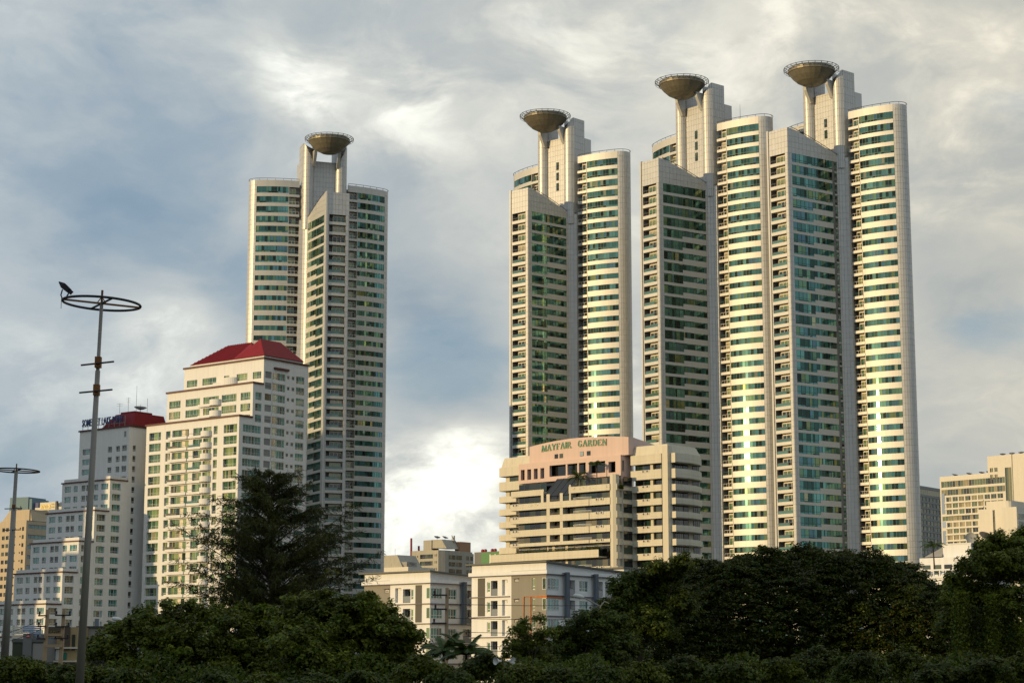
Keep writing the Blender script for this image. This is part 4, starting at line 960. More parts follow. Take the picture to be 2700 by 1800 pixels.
# tan block far left
b, zt = bld('tan_building', 'tan high-rise with small square windows at the left edge behind the terraced hotel', 70, 1371, 760, -38)
f, r = Fac(b, 0, 0, 0), Fac(b, 0, 0, PI / 2); colsx = [(-2.5, -1.3), (-12.2, -10.5), (-14.6, -12.9), (-18.6, -16.9), (-21.0, -19.3), (-25.5, -23.6)]; vent = [(-7.0, -6.3), (-3.9, -3.2)]
ops = []; 
for k in range(18):
    zh = zt - 2.4 - 3.12 * k
    ops += [(a, b_, zh - 1.5, zh) for a, b_ in colsx] + [(a, b_, zh - .8, zh - .2) for a, b_ in vent]
f.wall(-34, 0, 0, zt, ops, 'beige', t=.3); f.box('inner_wall', -33.9, -.1, -.5, -.35, 0, zt, 'dark_frame')
for a, b_, c, d in ops:
    if b_ - a > 1: f.win(a, b_, c, d, 2, 2, 'dusk_glass', 'dark_frame', out=-.2)
bands = [(.9, 13.5, zt - 3.0 - 3.9 * k, zt - 1.5 - 3.9 * k) for k in range(13)]
r.wall(0, 16, 0, zt, bands, 'beige', t=.8); r.box('inner_wall', .1, 15.9, -1.1, -.9, 0, zt, 'beige')
for a, b_, c, d in bands: r.win(a, b_, c, d, 7, 9, 'teal_glass', 'dark_frame', out=-.6)
MB().box(-34, 0, .1, 16, zt - .2, zt + .05).build('roof', 'roofing', b); MB().hexa([(-18, 2, zt), (-1, 2, zt), (-1, 15, zt), (-18, 15, zt)], [(-13, 2, zt + 4.4), (-1, 2, zt + 4.4), (-1, 15, zt + 4.4), (-13, 15, zt + 4.4)]).build('penthouse', 'beige', b)
MB().hexa([(-1, 2.5, zt), (.0, 2.5, zt), (0, 15, zt), (-1, 15, zt)], [(-1, 2.5, zt + 4), (-.9, 2.5, zt + 4), (-.9, 15, zt + 1.5), (-1, 15, zt + 1.5)]).build('stair_slope', 'beige', b)
# blue clad tower with a dark emblem
b, zt = bld('blue_tower', 'blue grey clad tower top with a dark emblem behind the tan building', 83, 1309, 1000, -25)
MB().box(-13.5, -1.9, 0, 14, 0, zt).build('shaft', 'blue_clad', b); MB().box(-15.3, -13.5, 2, 14, 0, zt - 3.1).build('shoulder', 'blue_clad', b); MB().box(-1.9, 0, .5, 14, 0, zt - 1).build('shaft', 'blue_clad', b); MB().box(.01, 3, 2, 14, 0, zt - 3.0).build('side_shaft', 'blue_clad_dark', b)
em = MB(); em.tube([(-10.6, -.1, zt - 4.6), (-8.5, -.1, zt - 5.6), (-5.5, -.1, zt - 7.2)], [.1, .4, .15], 6); em.tube([(-6.6, -.1, zt - 4.4), (-6.3, -.1, zt - 6.4), (-7.4, -.1, zt - 7.5), (-9.8, -.1, zt - 7.6)], [.15, .3, .3, .15], 6); em.build('emblem', 'dark_frame', b)
text_letters(b, 'ro', 1.9, 'dark_frame', (-9.9, -.12, zt - 10.3), depth=.1)
# hotel roof house with a gold sign
b, zt = bld('cream_tower', 'cream tower top carrying a gold lettered board beside the terraced hotel', 110, 1334, 900, -30)
MB().box(-4, 16, 0, 14, 0, zt - .6).build('shaft', 'cream_wall', b); MB().box(-.5, 12, 1.5, 9, zt - .6, zt + 1.6).build('roof_house', 'cream_wall', b)
s_ = thing('roof_board', 'gold lettering on a cream rooftop board with dark side fin', 'sign', b.location, R(-30))
MB().box(-.6, 8.7, -.5, -.2, zt - 1.9, zt + 1.6).build('board', 'cream_wall', s_)
W_ = text_letters(s_, 'WINDSOR', 2.0, 'gold', (-.2, -.6, zt - 1.35), depth=.12, bold=.03)
for o in s_.children:
    if o.name.startswith('letter'): o.location.x = -.2 + (o.location.x + .2) * 6.3 / W_; o.scale.x = 6.3 / W_
for i, (z_, t_) in enumerate(((zt + .6, 'SUITES'), (zt - .7, 'HOTEL'))):
    n0 = len(s_.children); w_ = text_letters(s_, t_, .75, 'gold', (6.4, -.6, z_ - .3), depth=.1, name='small_letter')
    for o in list(s_.children)[n0:]: o.location.x = 6.4 + (o.location.x - 6.4) * 2.0 / w_; o.scale.x = 2.0 / w_
MB().hexa([(8.8, -.6, zt - 2.6), (10.3, -.6, zt - 2.6), (10.3, .4, zt - 2.6), (8.8, .4, zt - 2.6)], [(8.9, -.6, zt + 2), (9.6, -.6, zt + 2), (9.6, .4, zt + 2), (8.9, .4, zt + 2)]).build('side_fin', 'fan_dark', s_)
MB().box(-.6, 3.2, -.45, -.2, zt - 2.5, zt - 2.0).build('board_foot', 'fan_dark', s_)
# concrete condominium in the gap
b, zt = bld('concrete_condominium', 'weathered concrete condominium with water tower standing in the gap between towers', 1142.6, 1449, 900, -40)
f, r = Fac(b, 0, 0, 0), Fac(b, 5.2, 2.2, PI / 2)
ops = []; wins = []
for k in range(12):
    zh = zt - 1.9 - 3.12 * k; wins.append((-8.2, -.2, zh - 1.9, zh)); ops += [(-12.6, -12.1, zh - 1.3, zh - .5), (-11.2, -10.7, zh - 1.3, zh - .5), (-9.9, -9.4, zh - 1.2, zh - .3)]
f.wall(-13.4, 0, 0, zt, ops + wins, 'concrete', t=.7); f.box('inner_wall', -13.3, 0, -.9, -.75, 0, zt, 'fan_dark')
for a, b_, c, d in wins: f.win(a, b_, c, d, 4, 6, 'dusk_glass', 'grey_paint', rail=.8, out=-.5)
MB().prism([(0, .01), (3.6, -.6), (5.2, 2.2), (5.1, 12), (.1, 12)], 0, zt - .2).build('stair_tower', 'concrete', b)
for k in range(10):
    for q in (.3, .62): MB().box(3.6 * q, 3.6 * q + .45, -.6 * q - .1, -.6 * q + .3, zt - 3 - 3.12 * k, zt - 1.9 - 3.12 * k).build('slit', 'fan_dark', b)
wins = [(2.6, 6.8), (7.5, 11.4)]
for k in range(12):
    zh = zt - 2.2 - 3.12 * k
    for a, b_ in wins: r.win(a, b_, zh - 1.9, zh, 3, 4, 'dusk_glass', 'grey_paint', rail=.8, out=.14)
    for a in (14.6, 17.4): r.win(a, a + 1.7, zh - 1.9, zh, 2, 2, 'dusk_glass', 'grey_paint', out=.14)
MB().box(-2.5, 5.19, 2.25, 21, 0, zt - .3).build('wing', 'concrete', b); MB().box(-2, 5.18, 20.9, 22, 0, zt - 1.0).build('wing', 'concrete', b)
MB().box(-9.8, -4.8, 4, 9, zt - .5, zt + 4.9).build('lift_house', 'concrete', b)
MB().hexa([(-4.8, 4.5, zt + 1.2), (4, 4.5, zt + .8), (4, 14, zt + .8), (-4.8, 14, zt + 1.2)], [(-4.8, 4.5, zt + 5), (1, 4.5, zt + 5), (1, 14, zt + 5), (-4.8, 14, zt + 5)]).build('water_tower', 'concrete', b)
MB().box(1.5, 4.6, 13, 20.5, zt - .3, zt + 4.2).build('brick_house', 'tan_brick' if 'tan_brick' in MATS else mat('tan_brick', (.33, .19, .11), .85), b)
MB().tube([(2, 12, zt + 4), (2, 12, zt + 7)], .35, 8).build('flue', 'grey_paint', b)
for i, (x, y) in enumerate(((-3.2, 6), (-1, 9), (.6, 12))): dish('%s on the concrete condominium roof' % ('leftmost dark satellite dish', 'middle dark satellite dish', 'pale rightmost satellite dish')[i], *local(b, (x, y, zt + 5)), 1.5, R(30 + 25 * i), R(68 if i < 2 else 25), 'rail_metal' if i < 2 else 'cream_wall', .8)
# red steel structure left of it
b, zt = bld('red_pylon', 'dark red steel masts with slanting canopy left of the concrete condominium', 1086, 1418, 960, -40, 'structure')
MB().tube([(0, 0, 0), (-.4, 0, zt)], [.75, .5], 8).build('mast', 'red_steel', b); MB().tube([(2.4, 4, 0), (.9, 4, zt - 3.6)], [.75, .5], 8).build('mast', 'red_steel', b)
MB().hexa([(-4.9, 0, zt - 8.7), (0, 0, zt - 12.5), (0, 6, zt - 12.5), (-4.6, 5, zt - 8.9)], [(-4.9, 0, zt - 8.4), (0, 0, zt - 10.2), (0, 6, zt - 10.0), (-4.6, 5, zt - 8.6)]).build('canopy', 'red_steel', b)
# low office at the foot of the lone tower
b, zt = bld('glass_office', 'low white office with a dark glass band at the foot of the lone tower', 1076, 1493, 800, -40)
MB().box(-26, 0, 0, 16, 0, zt - 6.5).build('base', 'cream_wall', b); MB().box(-25.5, -.4, .3, 15.6, zt - 6.5, zt - 2.2).build('glazing', 'teal_glass', b); MB().box(-26, 0, 0, 16, zt - 2.2, zt).build('fascia', 'cream_wall', b)
for i in range(10): MB().box(-24 + 2.4 * i, -23.8 + 2.4 * i, .1, .29, zt - 6.5, zt - 2.2).build('mullion', 'dark_frame', b)
MB().hexa([(-20, 2, zt), (-5, 2, zt), (-5, 14, zt), (-20, 14, zt)], [(-19, 3, zt + 5.2), (-9, 3, zt + 5.2), (-8, 13, zt + 5.2), (-19, 13, zt + 5.2)]).build('plant_room', 'concrete', b); MB().box(-7, -3.5, 3, 9, zt, zt + 2.2).build('plant_box', 'grey_paint', b)
MB().tube([(-12, 5, zt + 5), (-12, 5, zt + 8)], .07, 4).build('aerial', 'rail_metal', b)
dish('dark satellite dish on the low white office beside the condominium', *local(b, (-.8, 3, zt)), 1.4, R(40), R(60), 'rail_metal', .8)
# dark building with the green advertising panel
b, zt = bld('dark_warehouse', 'dark clad building with green advertising panel and round roof fans', 1335, 1451, 700, -40)
MB().box(-15, 2, 0, 14, 0, zt).build('shell', 'mid_grey', b); MB().box(-11.5, 0, -.3, -.05, zt - 5.4, zt - .3).build('panel', 'billboard_green', b); text_letters(b, 'He', 3.6, 'white_rail', (-7.4, -.45, zt - 4.4), depth=.1)
for x in (-13.2, -11.9, -8.6, -7.3, -3, -1.7): MB().lathe([(.01, 1.2), (.35, 1.15), (.62, .85), (.66, .45), (.5, .15), (.4, 0)], 12, (x, 2.5, zt)).build('roof_fan', 'red_steel', b)
# right edge: grey slab, white slab with lit face, two smaller white blocks, low house
b, zt = bld('grey_office_building', 'grey office slab with tan window bands just right of the rightmost tower', 2405, 1276, 1060, -38)
r = Fac(b, 0, 0, PI / 2); n_ = 24
ops = [(.6 + 4.1 * c, 4.2 + 4.1 * c, zt - 8.0 - 3.2 * k, zt - 5.8 - 3.2 * k) for k in range(n_) for c in range(9)] + [(.6, 37, zt - 4.6, zt - 1.6)]
r.wall(0, 38, 0, zt, ops, 'louvre_grey', t=.3); MB().box(-12, -.5, .1, 37.9, 0, zt - .3).build('shell', 'mid_grey', b)
for a, b_, c, d in ops: r.win(a, b_, c, d, 3 if b_ - a < 9 else 14, 4, 'amber_glass', 'louvre_grey', out=-.2)
rot = -46
c0 = at(2477.5, 1257, 950); b = thing('white_office_building', 'white lit slab block with long glass bands and dishes on its roof, far right', 'building', (c0.x, c0.y, 0), R(rot)); FC = Face((c0.x, c0.y), R(rot)); f = Fac(b, 0, 0, 0)
z1 = c0.z; uT, zT = FC.uz(2603, 1203); u2 = FC.u(2650, 1250); uE = FC.u(2667, 1200)
rows = [(z1 - 5.3, z1 - 2.4)] + [(z1 - 9.2 - 3.05 * k, z1 - 7.0 - 3.05 * k) for k in range(25)]
ops = [(.8, u2 - .2, rows[0][0], rows[0][1])]
for k, (a, b_) in enumerate(rows[1:]):
    if k in (0, 4): ops.append((.8, u2 - .2, a, b_ + .6 * (k == 0))); continue
    for q in range(9):
        u_ = 3.3 + 3.55 * q
        if u_ + 3 < u2: ops.append((u_, u_ + 2.9, a, b_))
f.wall(0, uT, 0, z1, ops, 'cream_wall', t=.5); 
f.wall(uT, uE + 25, 0, zT, [q for q in ops if q[1] > uT] + [(u2, uE - .4, z1 - 26, zT - 6), (uT + 1.2, uT + 2.9, zT - 7.6, zT - 5.6), (uT + 3.6, uT + 5.3, zT - 7.6, zT - 5.6), (uT + 1.2, uT + 2.9, zT - 10.8, zT - 8.8), (uT + 3.6, uT + 5.3, zT - 10.8, zT - 8.8)], 'cream_wall', t=.5, name='tall_wall')
MB().box(.1, uT, .55, 15, 0, z1 - .2).build('shell', 'mid_grey', b); MB().box(uT, uE + 25, .55, 15, 0, zT - .2).build('shell', 'mid_grey', b)
for a, b_, c, d in ops:
    n = max(2, int((b_ - a) / 1.5)); f.win(a, b_, c, d, n, n, 'amber_glass', 'cream_frame', out=-.3)
f.win(u2, uE - .4, z1 - 26, zT - 6, 3, 9, 'amber_glass', 'grey_paint', out=-.3)
for q in range(4): a = uT + 1.2 + 2.4 * (q % 2); zz = zT - 7.6 - 3.2 * (q // 2); f.win(a, a + 1.7, zz, zz + 2, 2, 4, 'amber_glass', 'cream_frame', out=-.3)
for k, (a, b_) in enumerate(rows[1:22]): f.box('slab_ledge', 2.6, min(u2, 24), .003, .55, a - .85, a - .3, 'cream_wall') if k not in (0, 4) else None
for zz, hh in ((z1 - 18, 10), (z1 - 24.6, 3), (z1 - 36, 10)): f.box('blue_netting', .7, 2.5, .01, .09, zz, zz + hh, 'blue_film')
f.box('joint', uE, uE + .3, .01, .2, 0, zT + .4, 'grey_paint')
for i, (u_, z_) in enumerate(((6, z1), (14, z1), (21, z1), (25, z1), (uT + 6, zT), (uT + 11, zT), (uT + 16, zT))): dish('dark satellite dish number %s from the left along the far right white roof' % ('one', 'two', 'three', 'four', 'five', 'six', 'seven')[i], *local(b, (u_, 4, z_)), 1.5, R(30 - 10 * i), R(74), 'rail_metal', .5)
# nearer white block with a tall slit
c0 = at(2580, 1340, 520); b = thing('white_stair_block', 'plain white block with one tall dark slit window, far right', 'building', (c0.x, c0.y, 0), R(-40)); FC = Face((c0.x, c0.y), R(-40)); z = lambda px, py: FC.uz(px, py)
u1, z1 = z(2600, 1322); u2, _ = z(2652, 1325); us0, zs0 = z(2617, 1344); us1, zs1 = z(2626, 1418)
f = Fac(b, 0, 0, 0); f.wall(u1, u2, 0, z1, [(us0, us1, zs1, zs0)], 'cream_wall', t=.4); MB().box(u1 + .1, u2 - .1, .5, 8, 0, z1 - .1).build('shell', 'dark_frame', b)
nn = 9
for k in range(nn): hh = (zs0 - zs1) / nn; f.win(us0, us1, zs1 + hh * k, zs1 + hh * (k + 1) - .05, 2, 2, 'dusk_glass', 'dark_frame', out=-.2, name='slit_window')
MB().box(0, u1, 0, 8, 0, FC.z(2580, 1343)).build('low_wing', 'cream_wall', b); MB().prism([(u2, 0), (u2 + .7, .15), (u2 + 1.2, .6), (u2 + 1.35, 1.3), (u2 + 1.35, 8), (u2, 8)], 0, z1).build('round_corner', 'cream_wall', b); MB().box(u1, u2 + 1, .02, 8, z1 - .1, z1 + .02).build('roof', 'roofing', b)
c0 = at(2680, 1335, 500); b = thing('white_corner_block', 'white corner block with strip windows on its shaded side at right edge', 'building', (c0.x, c0.y, 0), R(-40)); f, r = Fac(b, 0, 0, 0), Fac(b, 0, 0, PI / 2); zt = c0.z
MB().box(-4.0, 0, .01, 12, 0, zt).build('front', 'cream_wall', b); ops = [(.3, 11, zt - 2.9 - 1.95 * k, zt - 1.6 - 1.95 * k) for k in range(14)]
for a, b_, c, d in ops: r.win(a, b_, c, d, 5, 6, 'amber_glass', 'white_rail', out=.14)
# low white house with balustrade
c0 = at(2560, 1432, 330); b = thing('balustrade_house', 'low white house with balustraded terrace and hipped roof among trees at right', 'building', (c0.x, c0.y, 0), R(-40)); zt = c0.z
MB().box(-5.2, 0, 0, 7, 0, zt).build('upper_room', 'block_white', b); MB().box(-5.4, .2, -.2, 7.2, zt, zt + .15).build('flat_roof', 'block_white', b)
MB().hexa([(-8.5, -.5, zt - 2.0), (-5.21, -.5, zt - 2.0), (-5.21, 7, zt - 2.0), (-8.5, 7, zt - 2)], [(-5.4, 1, zt - .2), (-5.21, 1, zt - .1), (-5.21, 6, zt - .1), (-5.4, 6, zt - .2)]).build('lean_roof', 'roofing', b)
MB().box(-9, 2, -1.2, 8, 0, zt - 2.2).build('middle_floor', 'block_white', b); MB().box(-11, 3, -3.4, 8, 0, zt - 5.6).build('ground_floor', 'block_white', b)
for i in range(5): MB().box(-8.4 + 2 * i, -7.0 + 2 * i, -1.28, -1.15, zt - 5.0, zt - 3.4).build('window', 'dusk_glass', b)
MB().box(-11.2, 3.2, -3.6, -3.3, zt - 4.5, zt - 4.25).box(-11.2, 3.2, -3.6, -3.3, zt - 5.7, zt - 5.4).build('handrail', 'block_white', b)
for i in range(13): MB().box(-11.1 + 1.15 * i, -10.9 + 1.15 * i, -3.55, -3.35, zt - 5.4, zt - 4.5).build('baluster', 'block_white', b)
for i in range(4): MB().box(-9.8 + 3 * i, -8 + 3 * i, -3.5, -3.38, zt - 8.2, zt - 6.2).build('window', 'dusk_glass', b)
dish('pale satellite dish on the low balustraded house at right', *local(b, (-1.0, 2, zt + .15)), .9, R(-10), R(15), 'louvre_grey', .9); dish('dark satellite dish on the low balustraded house at right', *local(b, (1.2, 3, zt - .6)), 1.3, R(120), R(60), 'rail_metal', 1.6); dish('tan satellite dish half hidden by the tree at right', *local(b, (3.6, 3, zt - 2.1)), .9, R(10), R(15), 'cream_frame', 2.6)

# ---------------------------------------------------------------- shop houses lower left
mat('shop_brown', (.085, .065, .045), .8, 0, .3, .03, noise=.1); mat('shop_tan', (.34, .25, .13), .8, 0, .3, .03, noise=.1, streak=.2); mat('sign_red', (.35, .02, .03), .4); mat('green_net', (.01, .14, .10), .6)
c0 = at(118, 1682, 240); b = thing('grey_shophouse', 'dark grey shophouse with shuttered bays, left of the utility poles', 'building', (c0.x, c0.y, 0), R(-6)); zt = c0.z
MB().box(-4.0, 0, 0, 9, 0, zt).build('body', 'mid_grey', b); MB().box(-2.6, -1.5, -.3, 8, 0, zt + .6).build('pier', 'mid_grey', b); MB().box(-4.0, 0, -.25, -.01, zt - .45, zt - .1).build('cornice', 'roof_edge', b)
MB().box(-1.4, -.1, -.12, -.005, zt - 2.6, zt - .6).build('shutter', 'grey_paint', b); MB().box(-1.4, 0, -.3, -.006, zt - 3.0, zt - 2.7).build('canopy', 'fan_dark', b); MB().box(-3.9, -2.7, -.08, -.005, zt - 2.6, zt - .5).build('window', 'dusk_glass', b); MB().box(-1.3, -.1, -.1, -.005, .1, 2.6).build('shop_door', 'fan_dark', b)
s_ = thing('roof_hoarding', 'corrugated blue and cream hoarding on the grey shophouse roof', 'hoarding', (c0.x, c0.y, 0), R(-6))
for i in range(6): MB().box(-2.9, -.7, .5, .62, zt + .25 + .22 * i, zt + .42 + .22 * i).build('blue_sheet', 'blue_film', s_); MB().box(-4.3, -2.95, .5, .62, zt + .0 + .25 * i, zt + .2 + .25 * i).build('cream_sheet', 'cream_wall', s_)
MB().box(-4.2, -4.1, .64, .74, zt, zt + 1.6).box(-.9, -.8, .64, .74, zt, zt + 1.6).build('post', 'rail_metal', s_)
s_ = thing('round_sign', 'small round red sign on the roof edge of the grey shophouse', 'sign', local(b, (-1.95, -.35, zt + .05))); MB().tube([(0, -.04, .25), (0, .04, .25)], .24, 14).build('disc', 'sign_red', s_); MB().box(-.03, .03, -.03, .03, 0, .05).build('stem', 'rail_metal', s_); MB().box(-.16, .16, -.06, -.045, .2, .29).build('band', 'white_rail', s_)
c0 = at(206, 1652, 244); b = thing('tan_shophouse', 'tan and brown shophouse with a dark lettered fascia between the utility poles', 'building', (c0.x, c0.y, 0), R(-6)); zt = c0.z
MB().box(-4.0, 0, 0, 9, 0, zt).build('body', 'shop_tan', b); MB().box(-4.05, -.95, -.14, -.005, zt - 1.15, zt + .05).build('fascia', 'shop_brown', b); text_letters(b, 'ANG', .42, 'gold', (-3.5, -.2, zt - .8), depth=.05)
MB().box(-1.6, -.95, -.1, -.005, zt - 2.8, zt - 1.16).build('brown_panel', 'shop_brown', b); MB().box(-.7, -.3, -.1, -.005, zt - 2.8, zt - .9).build('slit_window', 'dusk_glass', b)
w = MB().box(-3.9, -2.8, -.12, -.004, zt - 2.3, zt - 1.25).build('window', 'white_rail', b)
for i in range(4):
    for j in range(3): MB().box(-3.86 + .27 * i, -3.63 + .27 * i, -.15, -.125, zt - 2.25 + .34 * j, zt - 1.95 + .34 * j).build('pane', 'teal_glass', w)
MB().box(-4.1, 0.1, -.5, -.006, zt - 2.62, zt - 2.42).build('ledge', 'cream_frame', b); MB().box(-3.8, -2.0, -.1, -.005, zt - 4.0, zt - 2.7).build('rail_panel', 'white_rail', b); MB().box(-4.1, .1, -.9, -.006, zt - 4.3, zt - 4.05).build('balcony_slab', 'cream_frame', b); MB().box(-1.9, -1.3, -.2, -.005, zt - 3.9, zt - 3.1).build('green_board', 'green_net', b)
for i in range(4): MB().box(-3.9 + i, -3.2 + i, -.08, -.005, zt - 6.3, zt - 4.6).build('shop_window', 'dusk_glass', b)
MB().box(-4.1, .1, -1.0, -.006, zt - 7.0, zt - 6.6).build('awning', 'cream_frame', b)
c0 = at(298, 1652, 248); b = thing('grey_warehouse', 'plain grey flat topped shop building right of the tan shophouse', 'building', (c0.x, c0.y, 0), R(-4)); zt = c0.z
MB().box(-4.4, 0, 0, 10, 0, zt).build('body', 'grey_paint', b); MB().box(-4.6, .15, -.3, -.005, zt - .1, zt + .12).build('coping', 'fan_dark', b); MB().box(-4.4, 0, -1.2, -.006, zt - 2.4, zt - 2.25).build('walkway', 'mid_grey', b)
rl = MB().box(-4.4, 0, -1.18, -1.14, zt - 1.5, zt - 1.44)
for i in range(12): rl.box(-4.4 + .4 * i, -4.36 + .4 * i, -1.18, -1.14, zt - 2.25, zt - 1.5)
rl.build('railing', 'iron_rail', b)
for x in (-1.2, -2.3): aircon(b, x, -.6, zt - 2.2)
MB().box(-4.3, -.2, -.1, -.005, 0.1, zt - 3.6).build('shop_front', 'fan_dark', b); MB().tube([(-1.9, .6, zt), (-1.9, .6, zt + 2.2)], .05, 5).build('flag_pole', 'white_rail', b); MB().tube([(-1.8, -.08, zt - 2.2), (-1.8, -.08, zt - .4)], .06, 5).build('pipe', 'white_rail', b)
w = thing('roof_tank', 'small rusty roof frame with blue drum on the plain grey shop building', 'tank', local(b, (-3.4, 2, zt))); MB().box(-.7, .5, -.3, .3, 0, .12).build('frame', 'rail_metal', w); MB().tube([(.75, 0, .0), (.75, 0, 1.1)], .28, 10).build('drum', 'slat_blue', w); MB().box(-.6, -.5, -.1, .1, .12, .8).build('post', 'rail_metal', w)

# ---------------------------------------------------------------- lamp masts, utility poles, street lamps, wires
mat('galv', (.25, .235, .205), .5, .35, .5, .06, noise=.3, nscale=.9, streak=.5); mat('rust', (.17, .075, .025), .8, .1, .3, .2, noise=.4, nscale=6); mat('dark_steel', (.018, .016, .024), .5, .3); mat('concrete_pole', (.36, .26, .16), .85, 0, .3, .05, noise=.2, nscale=1); mat('lamp_white', (.62, .62, .6), .4)
def ring_mast(label, Y, top, base, ring, R_, arms, lamp=True, roll=0.05, seen_dir=1):
    pt = at(*top, Y); pb = at(*base, Y); k = pb.z; x0 = pb.x + (pb.x - pt.x) * pb.z / (pt.z - pb.z); t = thing('ring_lamp_mast', label, 'lamp mast', (x0, Y, 0), 0, 'ring topped lamp masts')
    tp = Vector((pt.x - x0, 0, pt.z)); pc = at(*ring, Y); cz = pc.z; P = lambda z: tp * (z / tp.z)
    r0 = 23.5 / 2 * Y / F
    MB().tube([P(0), P(cz - 2.0), P(cz - 1.99), P(cz)], [r0, r0 * .56, r0 * .42, r0 * .40], 14).build('pole', 'galv', t, True); MB().tube([P(cz), P(pt.z)], .035, 6).build('tip', 'rust', t)
    rot = Matrix.Rotation(roll, 3, 'Y'); c = P(cz); pts = [c + rot @ Vector((R_ * cos(2 * PI * i / 40), R_ * sin(2 * PI * i / 40), 0)) for i in range(40)]
    g = MB().tube(pts, .038, 7, closed=True); rg = g.build('ring', 'dark_steel', t, True)
    for a in (R(20), R(-62)): d = rot @ Vector((cos(a), sin(a), 0)); MB().tube([c - d * R_, c + d * R_], .032, 6).build('spoke', 'rust' if a > 0 else 'dark_steel', rg)
    for a in (R(20), R(-62), R(200)): d = Vector((cos(a), sin(a), 0)) * .14; MB().tube([c + d, c + Vector((0, 0, .2))], .016, 5).build('stay', 'rust', rg)
    for (ax, ay) in arms:
        za = at(ax, ay, Y).z; q = P(za); br = MB().box(q.x - .085, q.x + .085, -.1, .1, za - .16, za + .16).build('bracket', 'rust', t); d = Vector((cos(R(-42)), sin(R(-42)), 0)) * .78
        MB().tube([q - d + Vector((0, -.12, -.02)), q + d + Vector((0, -.12, -.08))], .028, 6).build('cross_arm', 'dark_steel', br)
    if lamp:
        L = c + rot @ Vector((-R_ * .83, -R_ * .5, 0)); h = MB()
        a = L + Vector((.1, .0, .22)); ux = Vector((-.72, 0, .62)); uz = Vector((.62, 0, .72)); uy = Vector((0, 1, 0))
        def bx3(o, lx, ly, lz, l2=None): 
            l2 = l2 or (ly, lz); return ([o + uy * sy * ly + uz * sz * lz for sy, sz in ((-1, -1), (1, -1), (1, 1), (-1, 1))], [o + ux * lx + uy * sy * l2[0] + uz * sz * l2[1] for sy, sz in ((-1, -1), (1, -1), (1, 1), (-1, 1))])
        lo, hi = bx3(a, .22, .12, .075, (.15, .09)); h.hexa([tuple(v) for v in lo], [tuple(v) for v in hi]); lo, hi = bx3(a + ux * .22, .18, .15, .09, (.12, .015)); h.hexa([tuple(v) for v in lo], [tuple(v) for v in hi]); lo, hi = bx3(a - ux * .1, .1, .075, .065); h.hexa([tuple(v) for v in lo], [tuple(v) for v in hi])
        fl = h.build('floodlight', 'dark_steel', t); MB().tube([L, L + Vector((.12, .02, .22))], .022, 6).tube([L + Vector((-.1, 0, 0)), L + Vector((-.14, 0, .1)), L + Vector((-.1, 0, .26))], .02, 6).build('yoke', 'dark_steel', fl); MB().tube([L + Vector((-.12, 0, 0)), L + Vector((-.12, 0, -.3))], .008, 4).build('loose_wire', 'dark_steel', fl)
    return t
ring_mast('tall grey lamp mast with a bare ring and one floodlight, foreground left', 57, (270, 765), (210, 1800), (268, 800), 1.13, [(256, 955), (249, 1028)])
ring_mast('shorter looking lamp mast with ring, at the left picture edge', 103, (44, 1222), (8, 1800), (41, 1240), 1.2, [(38, 1338), (33, 1394)], roll=.03)
def util_pole(label, Y, px0, py0, px1, py1, arms, r=.16, dark=True):
    a = at(px0, py0, Y); b_ = at(px1, py1, Y); x0 = b_.x + (b_.x - a.x) * b_.z / (a.z - b_.z); t = thing('utility_pole', label, 'pole', (x0, Y, 0), 0, 'concrete utility poles'); tp = Vector((a.x - x0, 0, a.z))
    m = MB(); m.hexa([(-r, -r, 0), (r, -r, 0), (r, r, 0), (-r, r, 0)], [(tp.x - r * .7, -r * .7, tp.z), (tp.x + r * .7, -r * .7, tp.z), (tp.x + r * .7, r * .7, tp.z), (tp.x - r * .7, r * .7, tp.z)]); m.build('shaft', 'concrete_pole', t)
    for py, w, side in arms:
        z = at(px0, py, Y).z; x = tp.x * z / tp.z; ar = MB().box(x - w * (side != 1), x + w * (side != -1), -r - .14, -r - .01, z - .06, z + .05).build('cross_arm', 'dark_steel', t)
        for s_ in (-1, 1):
            if side in (0, s_): MB().lathe([(.01, .3), (.06, .28), (.1, .18), (.05, .1), (.1, .04), (.04, 0)], 8, (x + s_ * w * .85, -r - .08, z + .06)).build('insulator', 'dark_steel', ar)
    return t
u1 = util_pole('left of two concrete utility poles in front of the shophouses', 165, 126, 1606, 115, 1765, [(1622, .7, -1), (1650, .7, -1), (1683, .7, -1)], .17)
u2 = util_pole('right of two concrete utility poles in front of the shophouses', 165, 169, 1603, 158, 1770, [(1621, .65, 0), (1651, .6, 0), (1682, .6, 0)], .17)
br = thing('pole_bracing', 'tan wooden beams spanning the two utility poles by the shophouses', 'beam', (0, 0, 0))
for py in (1670, 1699): p, q = at(122, py + 2, 164.6), at(163, py, 164.6); MB().box(p.x, q.x, 164.55, 164.72, p.z - .12, p.z + .1).build('beam', 'concrete_pole', br)
u3 = util_pole('single concrete utility pole before the left low white block', 150, 1179, 1549, 1177, 1700, [(1568, 1.1, -1), (1605, 1.0, -1), (1642, 1.1, -1)], .17)
